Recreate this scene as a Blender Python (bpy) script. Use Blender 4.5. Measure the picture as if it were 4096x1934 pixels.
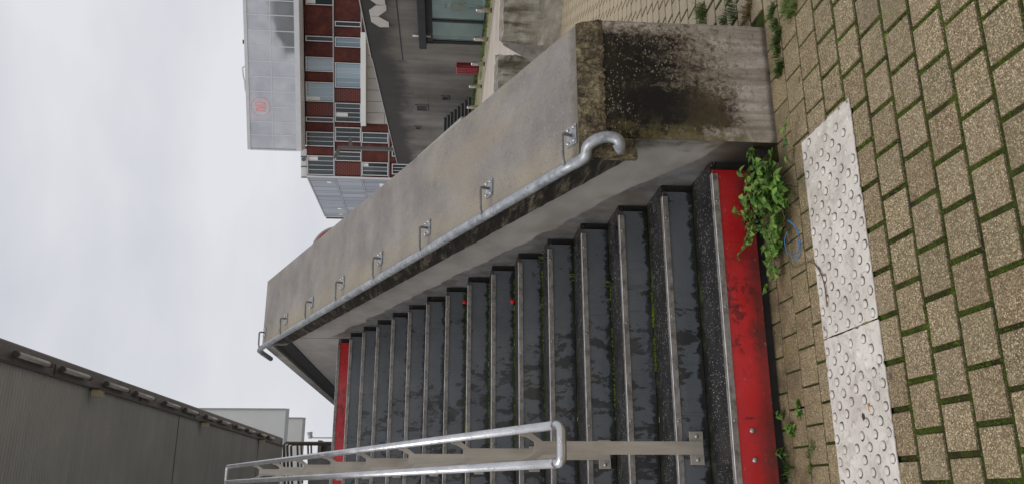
import bpy, bmesh, math, random
from mathutils import Vector, Matrix
random.seed(7)
for o in list(bpy.data.objects): bpy.data.objects.remove(o)
sc = bpy.context.scene
COL = sc.collection
rad = math.radians

# ------------------------------------------------------------------ camera
# the photograph is a portrait picture turned on its side: the camera is rolled a quarter turn
FPX, YAW, PITCH, ROLL, CAMH = 3290.41, rad(16.9883), rad(-4.7314), rad(1.2615), 1.540
CF = Vector((math.sin(YAW)*math.cos(PITCH), math.cos(YAW)*math.cos(PITCH), math.sin(PITCH)))
_R = Vector((math.cos(YAW), -math.sin(YAW), 0)); _U = _R.cross(CF)
CR = _R*math.cos(ROLL) + _U*math.sin(ROLL)
CU = -_R*math.sin(ROLL) + _U*math.cos(ROLL)
CO = Vector((0, 0, CAMH))
cd = bpy.data.cameras.new('camera'); cam = bpy.data.objects.new('camera', cd); COL.objects.link(cam)
m3 = Matrix((-CU, CR, -CF)).transposed()
cam.matrix_world = Matrix.Translation(CO) @ m3.to_4x4()
cd.sensor_fit = 'HORIZONTAL'; cd.sensor_width = 36.0; cd.lens = 36.0*FPX/4096
cd.clip_start = 0.05; cd.clip_end = 2000
sc.camera = cam

# ------------------------------------------------------------------ world, sun, exposure
SUN_EL, SUN_AZ = rad(58), rad(250)
w = bpy.data.worlds.new('World'); sc.world = w; w.use_nodes = True
nt = w.node_tree; nt.nodes.clear()
wo = nt.nodes.new('ShaderNodeOutputWorld'); bg = nt.nodes.new('ShaderNodeBackground'); bg2 = nt.nodes.new('ShaderNodeBackground')
sky = nt.nodes.new('ShaderNodeTexSky'); sky.sky_type = 'NISHITA'; sky.sun_disc = False
sky.sun_elevation = SUN_EL; sky.sun_rotation = SUN_AZ; sky.dust_density = 3
nt.links.new(sky.outputs[0], bg.inputs[0]); bg.inputs[1].default_value = 0.05
tc = nt.nodes.new('ShaderNodeTexCoord'); mp = nt.nodes.new('ShaderNodeMapping'); mp.inputs['Scale'].default_value = (1, 1, 2.4)
nz = nt.nodes.new('ShaderNodeTexNoise'); nz.inputs['Scale'].default_value = 1.7; nz.inputs['Detail'].default_value = 5; nz.inputs['Roughness'].default_value = 0.5
cr = nt.nodes.new('ShaderNodeValToRGB')
cr.color_ramp.elements[0].position = 0.33; cr.color_ramp.elements[0].color = (0.55, 0.568, 0.635, 1)
cr.color_ramp.elements[1].position = 0.66; cr.color_ramp.elements[1].color = (0.80, 0.81, 0.85, 1)
nt.links.new(tc.outputs['Generated'], mp.inputs[0]); nt.links.new(mp.outputs[0], nz.inputs[0]); nt.links.new(nz.outputs[0], cr.inputs[0])
nt.links.new(cr.outputs[0], bg2.inputs[0]); bg2.inputs[1].default_value = 1.0
mx = nt.nodes.new('ShaderNodeMixShader'); mx.inputs[0].default_value = 0.94
nt.links.new(bg.outputs[0], mx.inputs[1]); nt.links.new(bg2.outputs[0], mx.inputs[2]); nt.links.new(mx.outputs[0], wo.inputs[0])
sl = bpy.data.lights.new('sun', 'SUN'); sl.energy = 1.35; sl.angle = rad(35); sl.color = (1, 0.97, 0.93)
so = bpy.data.objects.new('sun', sl); COL.objects.link(so)
_sd = Vector((math.sin(SUN_AZ)*math.cos(SUN_EL), math.cos(SUN_AZ)*math.cos(SUN_EL), math.sin(SUN_EL)))
so.rotation_euler = _sd.to_track_quat('Z', 'Y').to_euler(); so.location = _sd*60
sc.view_settings.view_transform = 'Standard'; sc.view_settings.look = 'None'
sc.view_settings.exposure = 0.0; sc.view_settings.gamma = 1.0
sc.render.resolution_x = 1024; sc.render.resolution_y = 483

# ------------------------------------------------------------------ survey helpers: where a sight line meets a real plane
def ray(x, y): return CF + CR*((967-y)/FPX) - CU*((x-2048)/FPX)
def on_z(x, y, z=0.0):
    d = ray(x, y); return CO + d*((z-CAMH)/d.z)
def on_y(x, y, Y):
    d = ray(x, y); return CO + d*(Y/d.y)
def on_plane(x, y, A, n):
    d = ray(x, y); return CO + d*((A-CO).dot(n)/d.dot(n))

# ------------------------------------------------------------------ mesh helpers
class MB:
    def __init__(s): s.v = []; s.f = []
    def add(s, vs, fs):
        b = len(s.v); s.v += [tuple(p) for p in vs]; s.f += [tuple(i+b for i in f) for f in fs]; return s
    def box(s, x0, x1, y0, y1, z0, z1):
        return s.add([(x0,y0,z0),(x1,y0,z0),(x1,y1,z0),(x0,y1,z0),(x0,y0,z1),(x1,y0,z1),(x1,y1,z1),(x0,y1,z1)],
                     [(0,3,2,1),(4,5,6,7),(0,1,5,4),(1,2,6,5),(2,3,7,6),(3,0,4,7)])
    def fbox(s, O, a, b, c, a0, a1, b0, b1, c0, c1):          # box in a frame O + a,b,c
        P = [(a0,b0,c0),(a1,b0,c0),(a1,b1,c0),(a0,b1,c0),(a0,b0,c1),(a1,b0,c1),(a1,b1,c1),(a0,b1,c1)]
        vs = [O + a*p[0] + b*p[1] + c*p[2] for p in P]
        return s.add(vs, [(0,3,2,1),(4,5,6,7),(0,1,5,4),(1,2,6,5),(2,3,7,6),(3,0,4,7)])
    def prism(s, poly, ext):                                  # poly: 3d points, ext: vector
        n = len(poly); ext = Vector(ext); P = [Vector(p) for p in poly]
        return s.add(P + [p+ext for p in P], [tuple(range(n-1,-1,-1)), tuple(range(n,2*n))] + [(i,(i+1)%n,n+(i+1)%n,n+i) for i in range(n)])
    def tube(s, pts, r, n=12, cap=True):
        P = [Vector(p) for p in pts]; k = len(P); rs = r if isinstance(r, (list,tuple)) else [r]*k
        T = []
        for i in range(k):
            t = (P[min(i+1,k-1)]-P[max(i-1,0)]); T.append(t.normalized() if t.length > 1e-9 else Vector((0,0,1)))
        ref = Vector((0,0,1)) if abs(T[0].z) < 0.9 else Vector((1,0,0))
        u = T[0].cross(ref).normalized(); vs = []
        for i in range(k):
            if i: u = (u - T[i]*u.dot(T[i])).normalized()
            wv = T[i].cross(u)
            for j in range(n):
                a = 2*math.pi*j/n; vs.append(P[i] + (u*math.cos(a) + wv*math.sin(a))*rs[i])
        fs = [(i*n+j, i*n+(j+1)%n, (i+1)*n+(j+1)%n, (i+1)*n+j) for i in range(k-1) for j in range(n)]
        if cap: fs += [tuple(range(n-1,-1,-1)), tuple((k-1)*n+j for j in range(n))]
        return s.add(vs, fs)
    def dome(s, c, r, h, n=10, ax=None):                       # spherical cap on z
        vs = []; fs = []
        rings = ((1,0),(0.92,0.55),(0.66,0.88))
        for q,(rr,hh) in enumerate(rings):
            for j in range(n):
                a = 2*math.pi*j/n; vs.append((c[0]+math.cos(a)*r*rr, c[1]+math.sin(a)*r*rr, c[2]+h*hh))
        vs.append((c[0],c[1],c[2]+h)); t = len(vs)-1
        for q in range(2): fs += [(q*n+j, q*n+(j+1)%n, (q+1)*n+(j+1)%n, (q+1)*n+j) for j in range(n)]
        fs += [(2*n+j, 2*n+(j+1)%n, t) for j in range(n)]
        return s.add(vs, fs)
    def mesh(s, name, mat=None, smooth=False):
        me = bpy.data.meshes.new(name); me.from_pydata(s.v, [], s.f); me.update()
        bm = bmesh.new(); bm.from_mesh(me); bmesh.ops.recalc_face_normals(bm, faces=bm.faces); bm.to_mesh(me); bm.free()
        if mat: me.materials.append(mat)
        if smooth:
            for p in me.polygons: p.use_smooth = True
        return me
def link(name, me, parent=None, loc=None, rot=None):
    o = bpy.data.objects.new(name, me); COL.objects.link(o)
    if parent is not None: o.parent = parent
    if loc is not None: o.location = loc
    if rot is not None: o.rotation_euler = rot
    return o
def obj(name, mb, mat, parent=None, smooth=False, bevel=0, loc=None, rot=None, seg=2):
    o = link(name, mb.mesh(name, mat, smooth), parent, loc, rot)
    if bevel:
        b = o.modifiers.new('bevel', 'BEVEL'); b.width = bevel; b.segments = seg; b.limit_method = 'ANGLE'; b.angle_limit = rad(40)
    if smooth == 'auto': pass
    return o
def smooth_by_angle(o, a=35):
    me = o.data
    for p in me.polygons: p.use_smooth = True
    bm = bmesh.new(); bm.from_mesh(me)
    for e in bm.edges:
        if len(e.link_faces) == 2 and e.calc_face_angle(0) > rad(a): e.smooth = False
    bm.to_mesh(me); bm.free(); return o
def tag(o, label, cat, group=None):
    o['label'] = label; o['category'] = cat
    if group: o['group'] = group
    return o
def thing(name, label, cat, loc=(0,0,0), group=None, rot=None):
    o = bpy.data.objects.new(name, None); COL.objects.link(o); o.location = loc; o.empty_display_size = .1
    if rot is not None: o.rotation_euler = rot
    return tag(o, label, cat, group)
def structure(o): o['kind'] = 'structure'; return o
def stuff(o): o['kind'] = 'stuff'; return o

# ------------------------------------------------------------------ material helpers
class NT:
    def __init__(s, name):
        s.m = bpy.data.materials.new(name); s.m.use_nodes = True; s.t = s.m.node_tree
        s.b = s.t.nodes['Principled BSDF']; s._pos = None
    def node(s, ty, **kw):
        n = s.t.nodes.new(ty)
        for k, v in kw.items(): setattr(n, k, v)
        return n
    def ln(s, a, b): s.t.links.new(a, b)
    def put(s, sock, val):
        if hasattr(val, 'links') or hasattr(val, 'is_output'): s.ln(val, sock)
        elif isinstance(val, (int, float)): sock.default_value = val
        else: sock.default_value = tuple(val) + ((1,) if len(val) == 3 and sock.type == 'RGBA' else ())
    def pos(s):
        if s._pos is None: s._pos = s.node('ShaderNodeNewGeometry').outputs['Position']
        return s._pos
    def objc(s): return s.node('ShaderNodeTexCoord').outputs['Object']
    def rnd(s): return s.node('ShaderNodeObjectInfo').outputs['Random']
    def map(s, scale=(1,1,1), rot=(0,0,0), loc=(0,0,0), co=None):
        n = s.node('ShaderNodeMapping'); s.ln(co or s.pos(), n.inputs[0]); n.inputs['Scale'].default_value = scale
        n.inputs['Rotation'].default_value = rot; n.inputs['Location'].default_value = loc; return n.outputs[0]
    def noise(s, scale, detail=4, rough=.55, co=None, dist=0):
        n = s.node('ShaderNodeTexNoise'); s.ln(co or s.pos(), n.inputs[0]); n.inputs['Scale'].default_value = scale
        n.inputs['Detail'].default_value = detail; n.inputs['Roughness'].default_value = rough; n.inputs['Distortion'].default_value = dist
        return n.outputs[0]
    def vor(s, scale, co=None, feature='F1', out='Distance', rnd=1):
        n = s.node('ShaderNodeTexVoronoi', feature=feature); s.ln(co or s.pos(), n.inputs['Vector']); n.inputs['Scale'].default_value = scale
        n.inputs['Randomness'].default_value = rnd
        return n.outputs[out]
    def ramp(s, f, stops, interp='LINEAR'):
        n = s.node('ShaderNodeValToRGB'); s.ln(f, n.inputs[0]); n.color_ramp.interpolation = interp; e = n.color_ramp.elements
        for i, (p, c) in enumerate(stops):
            el = e[i] if i < 2 else e.new(p)
            el.position = p; el.color = (c, c, c, 1) if isinstance(c, (int, float)) else tuple(c)+(1,)
        return n.outputs[0]
    def mix(s, f, a, b, blend='MIX'):
        n = s.node('ShaderNodeMix', data_type='RGBA', blend_type=blend)
        s.put(n.inputs[0], f); s.put(n.inputs[6], a); s.put(n.inputs[7], b); return n.outputs[2]
    def math(s, op, a, b=0.0, c=0.0, clamp=False):
        n = s.node('ShaderNodeMath', operation=op); n.use_clamp = clamp
        s.put(n.inputs[0], a); s.put(n.inputs[1], b); s.put(n.inputs[2], c); return n.outputs[0]
    def step(s, v, a, b):                                       # smooth ramp a..b -> 0..1
        n = s.node('ShaderNodeMapRange', interpolation_type='SMOOTHSTEP'); s.put(n.inputs[0], v)
        n.inputs[1].default_value = a; n.inputs[2].default_value = b; n.inputs[3].default_value = 0; n.inputs[4].default_value = 1; return n.outputs[0]
    def xyz(s, co=None):
        n = s.node('ShaderNodeSeparateXYZ'); s.ln(co or s.pos(), n.inputs[0]); return n.outputs
    def bump(s, h, strength=.3, dist=.01):
        n = s.node('ShaderNodeBump'); s.ln(h, n.inputs['Height']); n.inputs['Strength'].default_value = strength; n.inputs['Distance'].default_value = dist
        s.ln(n.outputs[0], s.b.inputs['Normal']); return s
    def out(s, col=None, rough=None, metal=None, spec=None):
        if col is not None: s.put(s.b.inputs['Base Color'], col)
        if rough is not None: s.put(s.b.inputs['Roughness'], rough)
        if metal is not None: s.put(s.b.inputs['Metallic'], metal)
        if spec is not None: s.put(s.b.inputs['Specular IOR Level'], spec)
        return s.m
def simple(name, col, rough=.6, metal=0, var=.12, scale=6, bump=0):
    n = NT(name); f = n.noise(scale, 5)
    lo = tuple(c*(1-var) for c in col); hi = tuple(min(1, c*(1+var)) for c in col)
    c = n.ramp(f, [(.3, lo), (.7, hi)])
    if bump: n.bump(n.noise(scale*12, 3), bump, .004)
    return n.out(c, rough, metal)
MAT = {}

# stair geometry, in metres
XW, YS, TR, ZS, RI, NST = 1.513, 3.662, .3351, .2391, .1589, 16
SLOPE = RI/TR
XL = -1.25
YT, ZT = YS+TR*(NST-1), ZS+RI*(NST-1)                            # top nosing
def zc(Y): return .915 + .4725*(Y-3.437)                        # top of the coping

# ---- pavers: exposed aggregate
n = NT('exposed_aggregate'); p = n.pos()
v = n.vor(245, co=n.map((1,.8,1))); vc = n.vor(245, out='Color', co=n.map((1,.8,1))); vcx = n.xyz(vc)[0]
peb = n.ramp(vcx, [(0, (.125,.095,.058)), (.3, (.235,.190,.122)), (.7, (.39,.325,.220)), (.92, (.56,.48,.345)), (1, (.74,.67,.53))])
peb = n.mix(n.ramp(v, [(.42, 0), (.75, .8)]), peb, (.115,.088,.055))
big = n.noise(1.9, 5, .6); peb = n.mix(n.ramp(big, [(.42, 0), (.68, .5)]), peb, (.19,.158,.115))
st_ = n.ramp(n.noise(.9, 6, .7, dist=.8), [(.52, 0), (.66, .45)]); peb = n.mix(st_, peb, (.16,.13,.092))
peb = n.mix(n.ramp(n.noise(23, 4, .65), [(.5, 0), (.72, .35)]), peb, (.40,.34,.24))
hue = n.ramp(n.rnd(), [(0, (.80,.78,.75)), (.2, (1.02,.99,.92)), (.4, (1.10,1.06,1.0)), (.6, (.92,.85,.78)), (.8, (1.02,.98,.95)), (1, (1.18,1.14,1.07))]); peb = n.mix(1.0, peb, hue, 'MULTIPLY')
X_, Y_, Z_ = n.xyz(); gold = n.math('MULTIPLY', n.step(Y_, 2.9, 3.5), n.step(X_, 2.6, 1.9)); peb = n.mix(n.math('MULTIPLY', gold, .12), peb, (.40,.30,.14)); dirt_ = n.math('MULTIPLY', n.math('MULTIPLY', n.step(Y_, 3.15, 3.62), n.step(X_, 2.3, 2.0)), n.ramp(n.noise(7,6,.7),[(.36,.15),(.60,.85)])); peb = n.mix(dirt_, peb, (.085,.066,.040)); peb = n.mix(n.math('MULTIPLY', n.step(X_, 2.1, 2.6), .55), peb, (.52,.445,.34))
gum = n.ramp(n.vor(2.9, co=n.map((1,1.4,1))), [(.045, .9), (.06, 0)]); gum = n.math('MULTIPLY', gum, n.ramp(n.noise(2.2,1), [(.5,0),(.56,1)]))
peb = n.mix(gum, peb, (.075,.07,.075))
peb = n.mix(1.0, peb, (.985,.965,.895), 'MULTIPLY')
alg = n.ramp(n.noise(4, 6, .7), [(.54, 0), (.72, .5)]); peb = n.mix(alg, peb, (.15,.14,.055))
n.bump(n.math('SUBTRACT', 1.0, v), .4, .003); MAT['paver'] = n.out(peb, n.ramp(big, [(.3,.55),(.7,.8)]), 0, .35)

# ---- joint bed: moss and soil
n = NT('moss_joint'); f = n.noise(4.5, 6, .65); g = n.noise(140, 3, .7)
c = n.ramp(f, [(.38, (.040,.033,.021)), (.47, (.055,.056,.020)), (.58, (.075,.105,.018)), (.75, (.12,.165,.026))])
c = n.mix(n.ramp(g, [(.35, .55), (.55, 0)]), c, (.025,.032,.010)); n.bump(g, .9, .01); MAT['joint'] = n.out(c, .95, 0, .1)
n = NT('moss'); g = n.noise(60, 3, .7); c = n.ramp(n.noise(7, 3), [(.35, (.060,.085,.014)), (.6, (.105,.165,.020)), (.75, (.17,.23,.035))])
MAT['moss'] = n.out(n.mix(n.ramp(g, [(.4,.5),(.6,0)]), c, (.02,.03,.006)), .95, 0, .1)

# ---- far plaza
n = NT('plaza_paving'); p = n.pos()
br = n.node('ShaderNodeTexBrick'); n.ln(n.map((1,1,1)), br.inputs[0]); br.inputs['Scale'].default_value = 1
br.inputs['Brick Width'].default_value = .16; br.inputs['Row Height'].default_value = .16; br.inputs['Mortar Size'].default_value = .006
br.inputs['Color1'].default_value = (.47,.40,.315,1); br.inputs['Color2'].default_value = (.53,.455,.37,1); br.inputs['Mortar'].default_value = (.20,.18,.09,1)
xy = n.xyz(); dist = n.math('ADD', n.math('MULTIPLY', xy[0], .5), n.math('MULTIPLY', xy[1], .87))
c = n.mix(n.step(dist, 9, 16), br.outputs[0], n.ramp(n.noise(.5, 5), [(.35, (.46,.40,.33)), (.65, (.56,.495,.42))]))
c = n.mix(n.ramp(n.noise(.9, 6, .6, co=n.map((1,.35,1))), [(.52,0),(.75,.35)]), c, (.38,.33,.22))
MAT['plaza'] = n.out(c, .55, 0, .4)

# ---- coping / wall concretes
n = NT('coping_concrete'); X, Y, Z = n.xyz()
a = n.noise(3.2, 6, .6); c = n.ramp(a, [(.3, (.175,.158,.143)), (.52, (.238,.217,.196)), (.72, (.295,.270,.242))])
yel = n.math('MULTIPLY', n.step(X, 1.72, 1.53), n.ramp(n.noise(1.7, 4), [(.36,.1),(.6,1)])); c = n.mix(n.math('MULTIPLY', yel, .6), c, (.36,.305,.205))
c = n.mix(n.math('MULTIPLY', n.ramp(n.noise(2.2, 5, .6, co=n.map((1.2,.5,.5), loc=(3,1,0))), [(.5,0),(.66,.5)]), 1.0), c, (.30,.255,.175))
c = n.mix(n.ramp(n.noise(45, 3, .7), [(.60,0),(.72,.45)]), c, (.40,.36,.29))
c = n.mix(n.ramp(n.noise(70, 2, .6), [(.30,.5),(.42,0)]), c, (.10,.088,.075))
frt = n.math('MULTIPLY', n.step(n.math('ADD', Y, n.math('MULTIPLY', n.math('SUBTRACT', n.noise(13,5,.7), .5), .16)), 3.545, 3.46), .6); c = n.mix(frt, c, (.09,.072,.045))
fl = n.ramp(n.vor(30), [(.05,.8),(.085,0)]); fl = n.math('MULTIPLY', fl, n.ramp(n.noise(4,1), [(.45,0),(.55,1)])); c = n.mix(fl, c, (.62,.58,.50))
n.bump(n.noise(90, 4), .25, .004); MAT['coping'] = n.out(c, .68, 0, .35)

n = NT('wall_concrete'); X, Y, Z = n.xyz()
a = n.noise(2.3, 6, .6, co=n.map((1,1,1.6))); c = n.ramp(a, [(.3, (.25,.232,.212)), (.55, (.335,.315,.29)), (.75, (.40,.378,.35))])
d = n.math('SUBTRACT', Z, n.math('ADD', n.math('MULTIPLY', n.math('SUBTRACT', Y, YS), SLOPE), ZS))     # height over the nosing line
dn = n.math('ADD', d, n.math('MULTIPLY', n.math('SUBTRACT', n.noise(2.6, 5, .5), .5), .20))
low = n.math('MULTIPLY', n.step(dn, .105, .085), n.step(Y, 8.75, 8.5)); c = n.mix(n.math('MULTIPLY', low, .85), c, n.ramp(n.noise(8,4), [(.35,(.055,.052,.050)),(.65,(.15,.15,.152))]))
brn = n.math('MULTIPLY', n.step(dn, .24, .13), n.ramp(n.noise(2.2,3), [(.48,0),(.62,.55)])); c = n.mix(n.math('MULTIPLY', brn, n.step(Y, 5.4, 4.4)), c, (.17,.125,.085))
foot_dark = n.math('MULTIPLY', n.step(n.math('ADD', Z, n.math('MULTIPLY', n.noise(5,4), .15)), .40, .16), n.step(Y, 4.0, 3.7)); c = n.mix(n.math('MULTIPLY', foot_dark, .93), c, (.022,.019,.015))  # near-black towards the ground at the front end of the wall
scr = n.ramp(n.noise(14, 3, .5, co=n.map((1,2.5,.9), rot=(.44,0,0))), [(.70,0),(.74,.7)]); scr = n.math('MULTIPLY', scr, n.ramp(n.noise(1.6,2),[(.5,0),(.6,1)])); c = n.mix(scr, c, (.11,.08,.055))
# dark run-off below the overhang
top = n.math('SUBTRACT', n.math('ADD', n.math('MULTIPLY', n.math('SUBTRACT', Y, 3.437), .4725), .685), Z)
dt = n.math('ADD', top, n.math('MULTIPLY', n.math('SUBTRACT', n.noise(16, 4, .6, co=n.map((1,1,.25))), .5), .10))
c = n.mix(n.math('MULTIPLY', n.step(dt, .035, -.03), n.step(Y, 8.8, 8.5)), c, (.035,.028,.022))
crn = n.math('MULTIPLY', n.step(n.math('ADD', Y, n.math('MULTIPLY', n.math('SUBTRACT', n.noise(11,5,.65), .5), .25)), 3.58, 3.44), n.ramp(n.noise(16,5,.7),[(.38,.3),(.6,.9)])); c = n.mix(n.math('MULTIPLY', crn, .8), c, (.05,.04,.028))
drp = n.math('MULTIPLY', n.step(n.math('ABSOLUTE', n.math('SUBTRACT', n.math('ADD', Y, n.math('MULTIPLY', n.noise(9,3), .03)), 4.26)), .022, .004), n.step(top, .20, .02)); c = n.mix(n.math('MULTIPLY', drp, .85), c, (.03,.024,.02))
pore = n.math('MULTIPLY', n.ramp(n.vor(24, co=n.map((1,1,1))), [(.045,.8),(.075,0)]), n.ramp(n.noise(2.6,3),[(.50,0),(.58,1)])); c = n.mix(pore, c, (.09,.08,.07))
n.bump(n.noise(40, 4), .12, .004); MAT['wall'] = n.out(c, .6, 0, .4)

n = NT('coping_edge_concrete'); X, Y, Z = n.xyz()
st = n.noise(26, 5, .75, co=n.map((1,.12,1.0), rot=(rad(-12),0,0))); st2 = n.noise(7, 4, .6)
c = n.ramp(st, [(.40, (.012,.010,.008)), (.52, (.030,.025,.018)), (.60, (.11,.088,.062)), (.70, (.26,.215,.155))])
c = n.mix(n.step(Y, 8.5, 8.8), n.mix(n.ramp(st2, [(.4,.4),(.6,0)]), c, (.02,.017,.013)), n.ramp(n.noise(5,5), [(.3,(.25,.24,.22)),(.7,(.36,.345,.32))]))
n.bump(n.noise(40,4), .5, .006); MAT['coping_edge'] = n.out(c, .75, 0, .3)

# ---- end face of the parapet: black algae over light board-marked concrete
n = NT('stained_end_face'); X, Y, Z = n.xyz()
f1 = n.noise(7, 5, .65); f2 = n.noise(40, 6, .78, co=n.map((1,1,.85)), dist=.7); f3 = n.noise(3.4, 4, .6); streak = n.noise(30, 3, .6, co=n.map((1,1,.045)))
light = n.ramp(n.math('ADD', n.math('MULTIPLY', streak, .65), n.math('MULTIPLY', f1, .35)), [(.36,(.24,.20,.155)),(.5,(.40,.35,.29)),(.64,(.60,.55,.48))])
mott = n.math('MULTIPLY', n.ramp(f2, [(.50,0),(.60,.85)]), n.step(n.math('ADD', Z, n.math('MULTIPLY', f3, .3)), .22, .55)); light = n.mix(mott, light, (.10,.078,.052))
light = n.mix(n.math('MULTIPLY', n.ramp(f2, [(.60,0),(.68,.7)]), 1.0), light, (.17,.13,.09))
noise_ = n.math('ADD', n.math('MULTIPLY', n.math('SUBTRACT', f2, .5), 2.1), n.math('MULTIPLY', n.math('SUBTRACT', f3, .5), .6))
top_ = n.math('MULTIPLY', n.step(Z, .08, .70), n.step(X, 2.19, 2.05))
sum_ = n.math('ADD', n.math('ADD', top_, noise_), n.math('MULTIPLY', n.math('SUBTRACT', streak, .5), .7))
halo = n.step(sum_, -.05, .55); light = n.mix(n.math('MULTIPLY', halo, .75), light, n.ramp(f1, [(.35,(.085,.062,.038)),(.65,(.19,.15,.10))]))
dark = n.step(sum_, .34, .92)
blob = n.math('MULTIPLY', n.math('MULTIPLY', n.step(X, 1.90, 1.74), n.step(X, 1.575, 1.66)), n.math('MULTIPLY', n.step(Z, .04, .36), n.step(Z, .80, .60)))
bnoise = n.math('ADD', n.math('MULTIPLY', n.math('SUBTRACT', n.noise(9,5,.65,co=n.map((1,1,.5))), .5), .9), n.math('MULTIPLY', n.math('SUBTRACT', f2, .5), 1.3))
blob = n.step(n.math('ADD', blob, bnoise), .16, .72)
blk = n.ramp(f1, [(.4, (.012,.010,.008)), (.6, (.024,.020,.013)), (.72, (.05,.042,.020))])
brn = n.ramp(f1, [(.35,(.028,.020,.012)),(.65,(.085,.065,.030))])
c = n.mix(dark, light, blk)
c = n.mix(n.math('MULTIPLY', blob, .93), c, n.mix(n.step(Z, .30, .48), brn, (.013,.011,.009)))
grn = n.math('MULTIPLY', n.math('MULTIPLY', n.step(X, 1.70, 1.58), n.step(Z, .0, .2)), n.ramp(n.noise(18,5,.7), [(.40,0),(.56,.85)])); c = n.mix(grn, c, (.125,.105,.042))
chip = n.math('MULTIPLY', n.ramp(n.vor(48, co=n.map((1,1,1.7))), [(.12,1),(.30,0)]), n.ramp(n.noise(10,3), [(.38,0),(.56,.9)])); chip = n.math('MULTIPLY', chip, n.step(Z, .36, .5))
chip = n.math('MULTIPLY', chip, n.math('SUBTRACT', 1.0, n.math('MULTIPLY', n.step(X, 1.88, 1.82), n.step(Z, .70, .62))))
c = n.mix(n.math('MULTIPLY', chip, .8), c, (.46,.40,.30))
c = n.mix(n.math('MULTIPLY', n.step(n.math('ADD', Z, n.math('MULTIPLY', f1, .03)), .050, .022), .75), c, (.06,.05,.042))
n.bump(n.math('ADD', f2, n.math('MULTIPLY', chip, .4)), .55, .006); MAT['endface'] = n.out(c, .85, 0, .25)
n = NT('broken_arris_concrete'); f2 = n.noise(34, 6, .75, dist=.8); f3 = n.noise(9, 4, .6); v = n.vor(70, feature='DISTANCE_TO_EDGE', co=n.map((1,1,1.4)))
c = n.ramp(n.math('ADD', n.math('MULTIPLY', f2, .65), n.math('MULTIPLY', f3, .35)), [(.36,(.020,.016,.011)),(.47,(.075,.058,.034)),(.56,(.20,.16,.09)),(.66,(.36,.31,.21))]); c = n.mix(n.ramp(v, [(.02,.5),(.08,0)]), c, (.03,.024,.018))
n.bump(n.math('ADD', f2, n.math('MULTIPLY', v, .5)), .7, .008); MAT['arris'] = n.out(c, .85, 0, .25)

# ---- stair materials
def riser_mat(name, base, vary, wearcol, red=False):
    n = NT(name); X, Y, Z = n.xyz()
    fr = n.math('MODULO', n.math('DIVIDE', n.math('SUBTRACT', Z, ZS-RI*4), RI), 1.0)      # 0 at the tread, 1 at the nosing
    a = n.noise(2.4, 5, .6, co=n.map((1,1,2))); c = n.ramp(a, [(.3, tuple(q*(1-vary) for q in base)), (.7, tuple(q*(1+vary) for q in base))])
    pn = n.noise(8, 6, .70, co=n.map((1.7,1.9,.75)), dist=.25)
    mid = n.math('MULTIPLY', n.step(X, 1.2, .7), 1.0)
    th = n.math('ADD', pn, n.math('MULTIPLY', mid, .10 if not red else .02)); th = n.math('SUBTRACT', th, n.math('MULTIPLY', n.math('ABSOLUTE', n.math('SUBTRACT', Y, 5.0)), .014))
    patch = n.ramp(th, [(.61 if not red else .635, 0), (.625 if not red else .66, .85)])
    c = n.mix(patch, c, wearcol)
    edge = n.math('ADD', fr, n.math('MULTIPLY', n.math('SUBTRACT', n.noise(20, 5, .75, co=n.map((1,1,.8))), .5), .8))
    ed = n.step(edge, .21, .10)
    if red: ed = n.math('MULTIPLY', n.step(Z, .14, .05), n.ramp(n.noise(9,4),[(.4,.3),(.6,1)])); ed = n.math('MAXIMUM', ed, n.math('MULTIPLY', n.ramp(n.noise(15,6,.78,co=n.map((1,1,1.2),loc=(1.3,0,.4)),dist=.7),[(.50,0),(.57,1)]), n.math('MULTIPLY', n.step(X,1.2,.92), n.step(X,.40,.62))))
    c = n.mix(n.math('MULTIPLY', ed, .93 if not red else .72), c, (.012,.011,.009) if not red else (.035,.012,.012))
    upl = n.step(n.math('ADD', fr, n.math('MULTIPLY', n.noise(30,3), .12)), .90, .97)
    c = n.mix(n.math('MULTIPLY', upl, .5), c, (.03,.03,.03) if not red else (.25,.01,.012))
    hl = n.ramp(n.noise(30, 2, .5, co=n.map((1.0,1,.03))), [(.66,0),(.70,.35)]); c = n.mix(hl, c, tuple(q*.45 for q in base))
    drip = n.math('MULTIPLY', n.ramp(n.noise(34, 4, .65, co=n.map((1,1,.10))), [(.56,0),(.70,.45)]), n.ramp(n.noise(1.8,3),[(.48,0),(.62,1)])); c = n.mix(drip, c, tuple(q*.40 for q in base))
    if red:
        spl = n.math('MULTIPLY', n.step(n.math('ADD', Z, n.math('MULTIPLY', n.math('SUBTRACT', n.noise(12,6,.75), .5), .22)), .15, .05), .65); c = n.mix(spl, c, (.10,.035,.03))
        c = n.mix(n.ramp(n.noise(60,3,.6,co=n.map((.4,1,1))), [(.66,0),(.72,.45)]), c, (.62,.20,.18))
    pale = n.ramp(n.noise(3.1,5,.65,co=n.map((1,1,.5),loc=(4,2,1))), [(.55,0),(.75,.35)]); c = n.mix(pale, c, tuple(min(1,q*1.5+.012) for q in base))
    n.bump(n.math('ADD', n.math('MULTIPLY', patch, -.5), n.noise(5,3)), .12, .004)
    return n.out(c, n.ramp(n.noise(5, 4), [(.35,.14),(.65,.42)]), 0, .6)
MAT['riser'] = riser_mat('blue_grey_riser_paint', (.112,.123,.134), .15, (.025,.024,.023))
MAT['riser_red'] = riser_mat('red_riser_paint', (.56,.018,.024), .14, (.10,.014,.014), True)
n = NT('black_terrazzo_tread'); X, Y, Z = n.xyz()
ty = n.math('MODULO', n.math('DIVIDE', n.math('SUBTRACT', Y, YS-TR*4), TR), 1.0)           # 0 at nosing, 1 at the next riser
a = n.noise(5, 5); c = n.ramp(a, [(.35,(.010,.009,.009)),(.65,(.028,.026,.026))])
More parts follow.
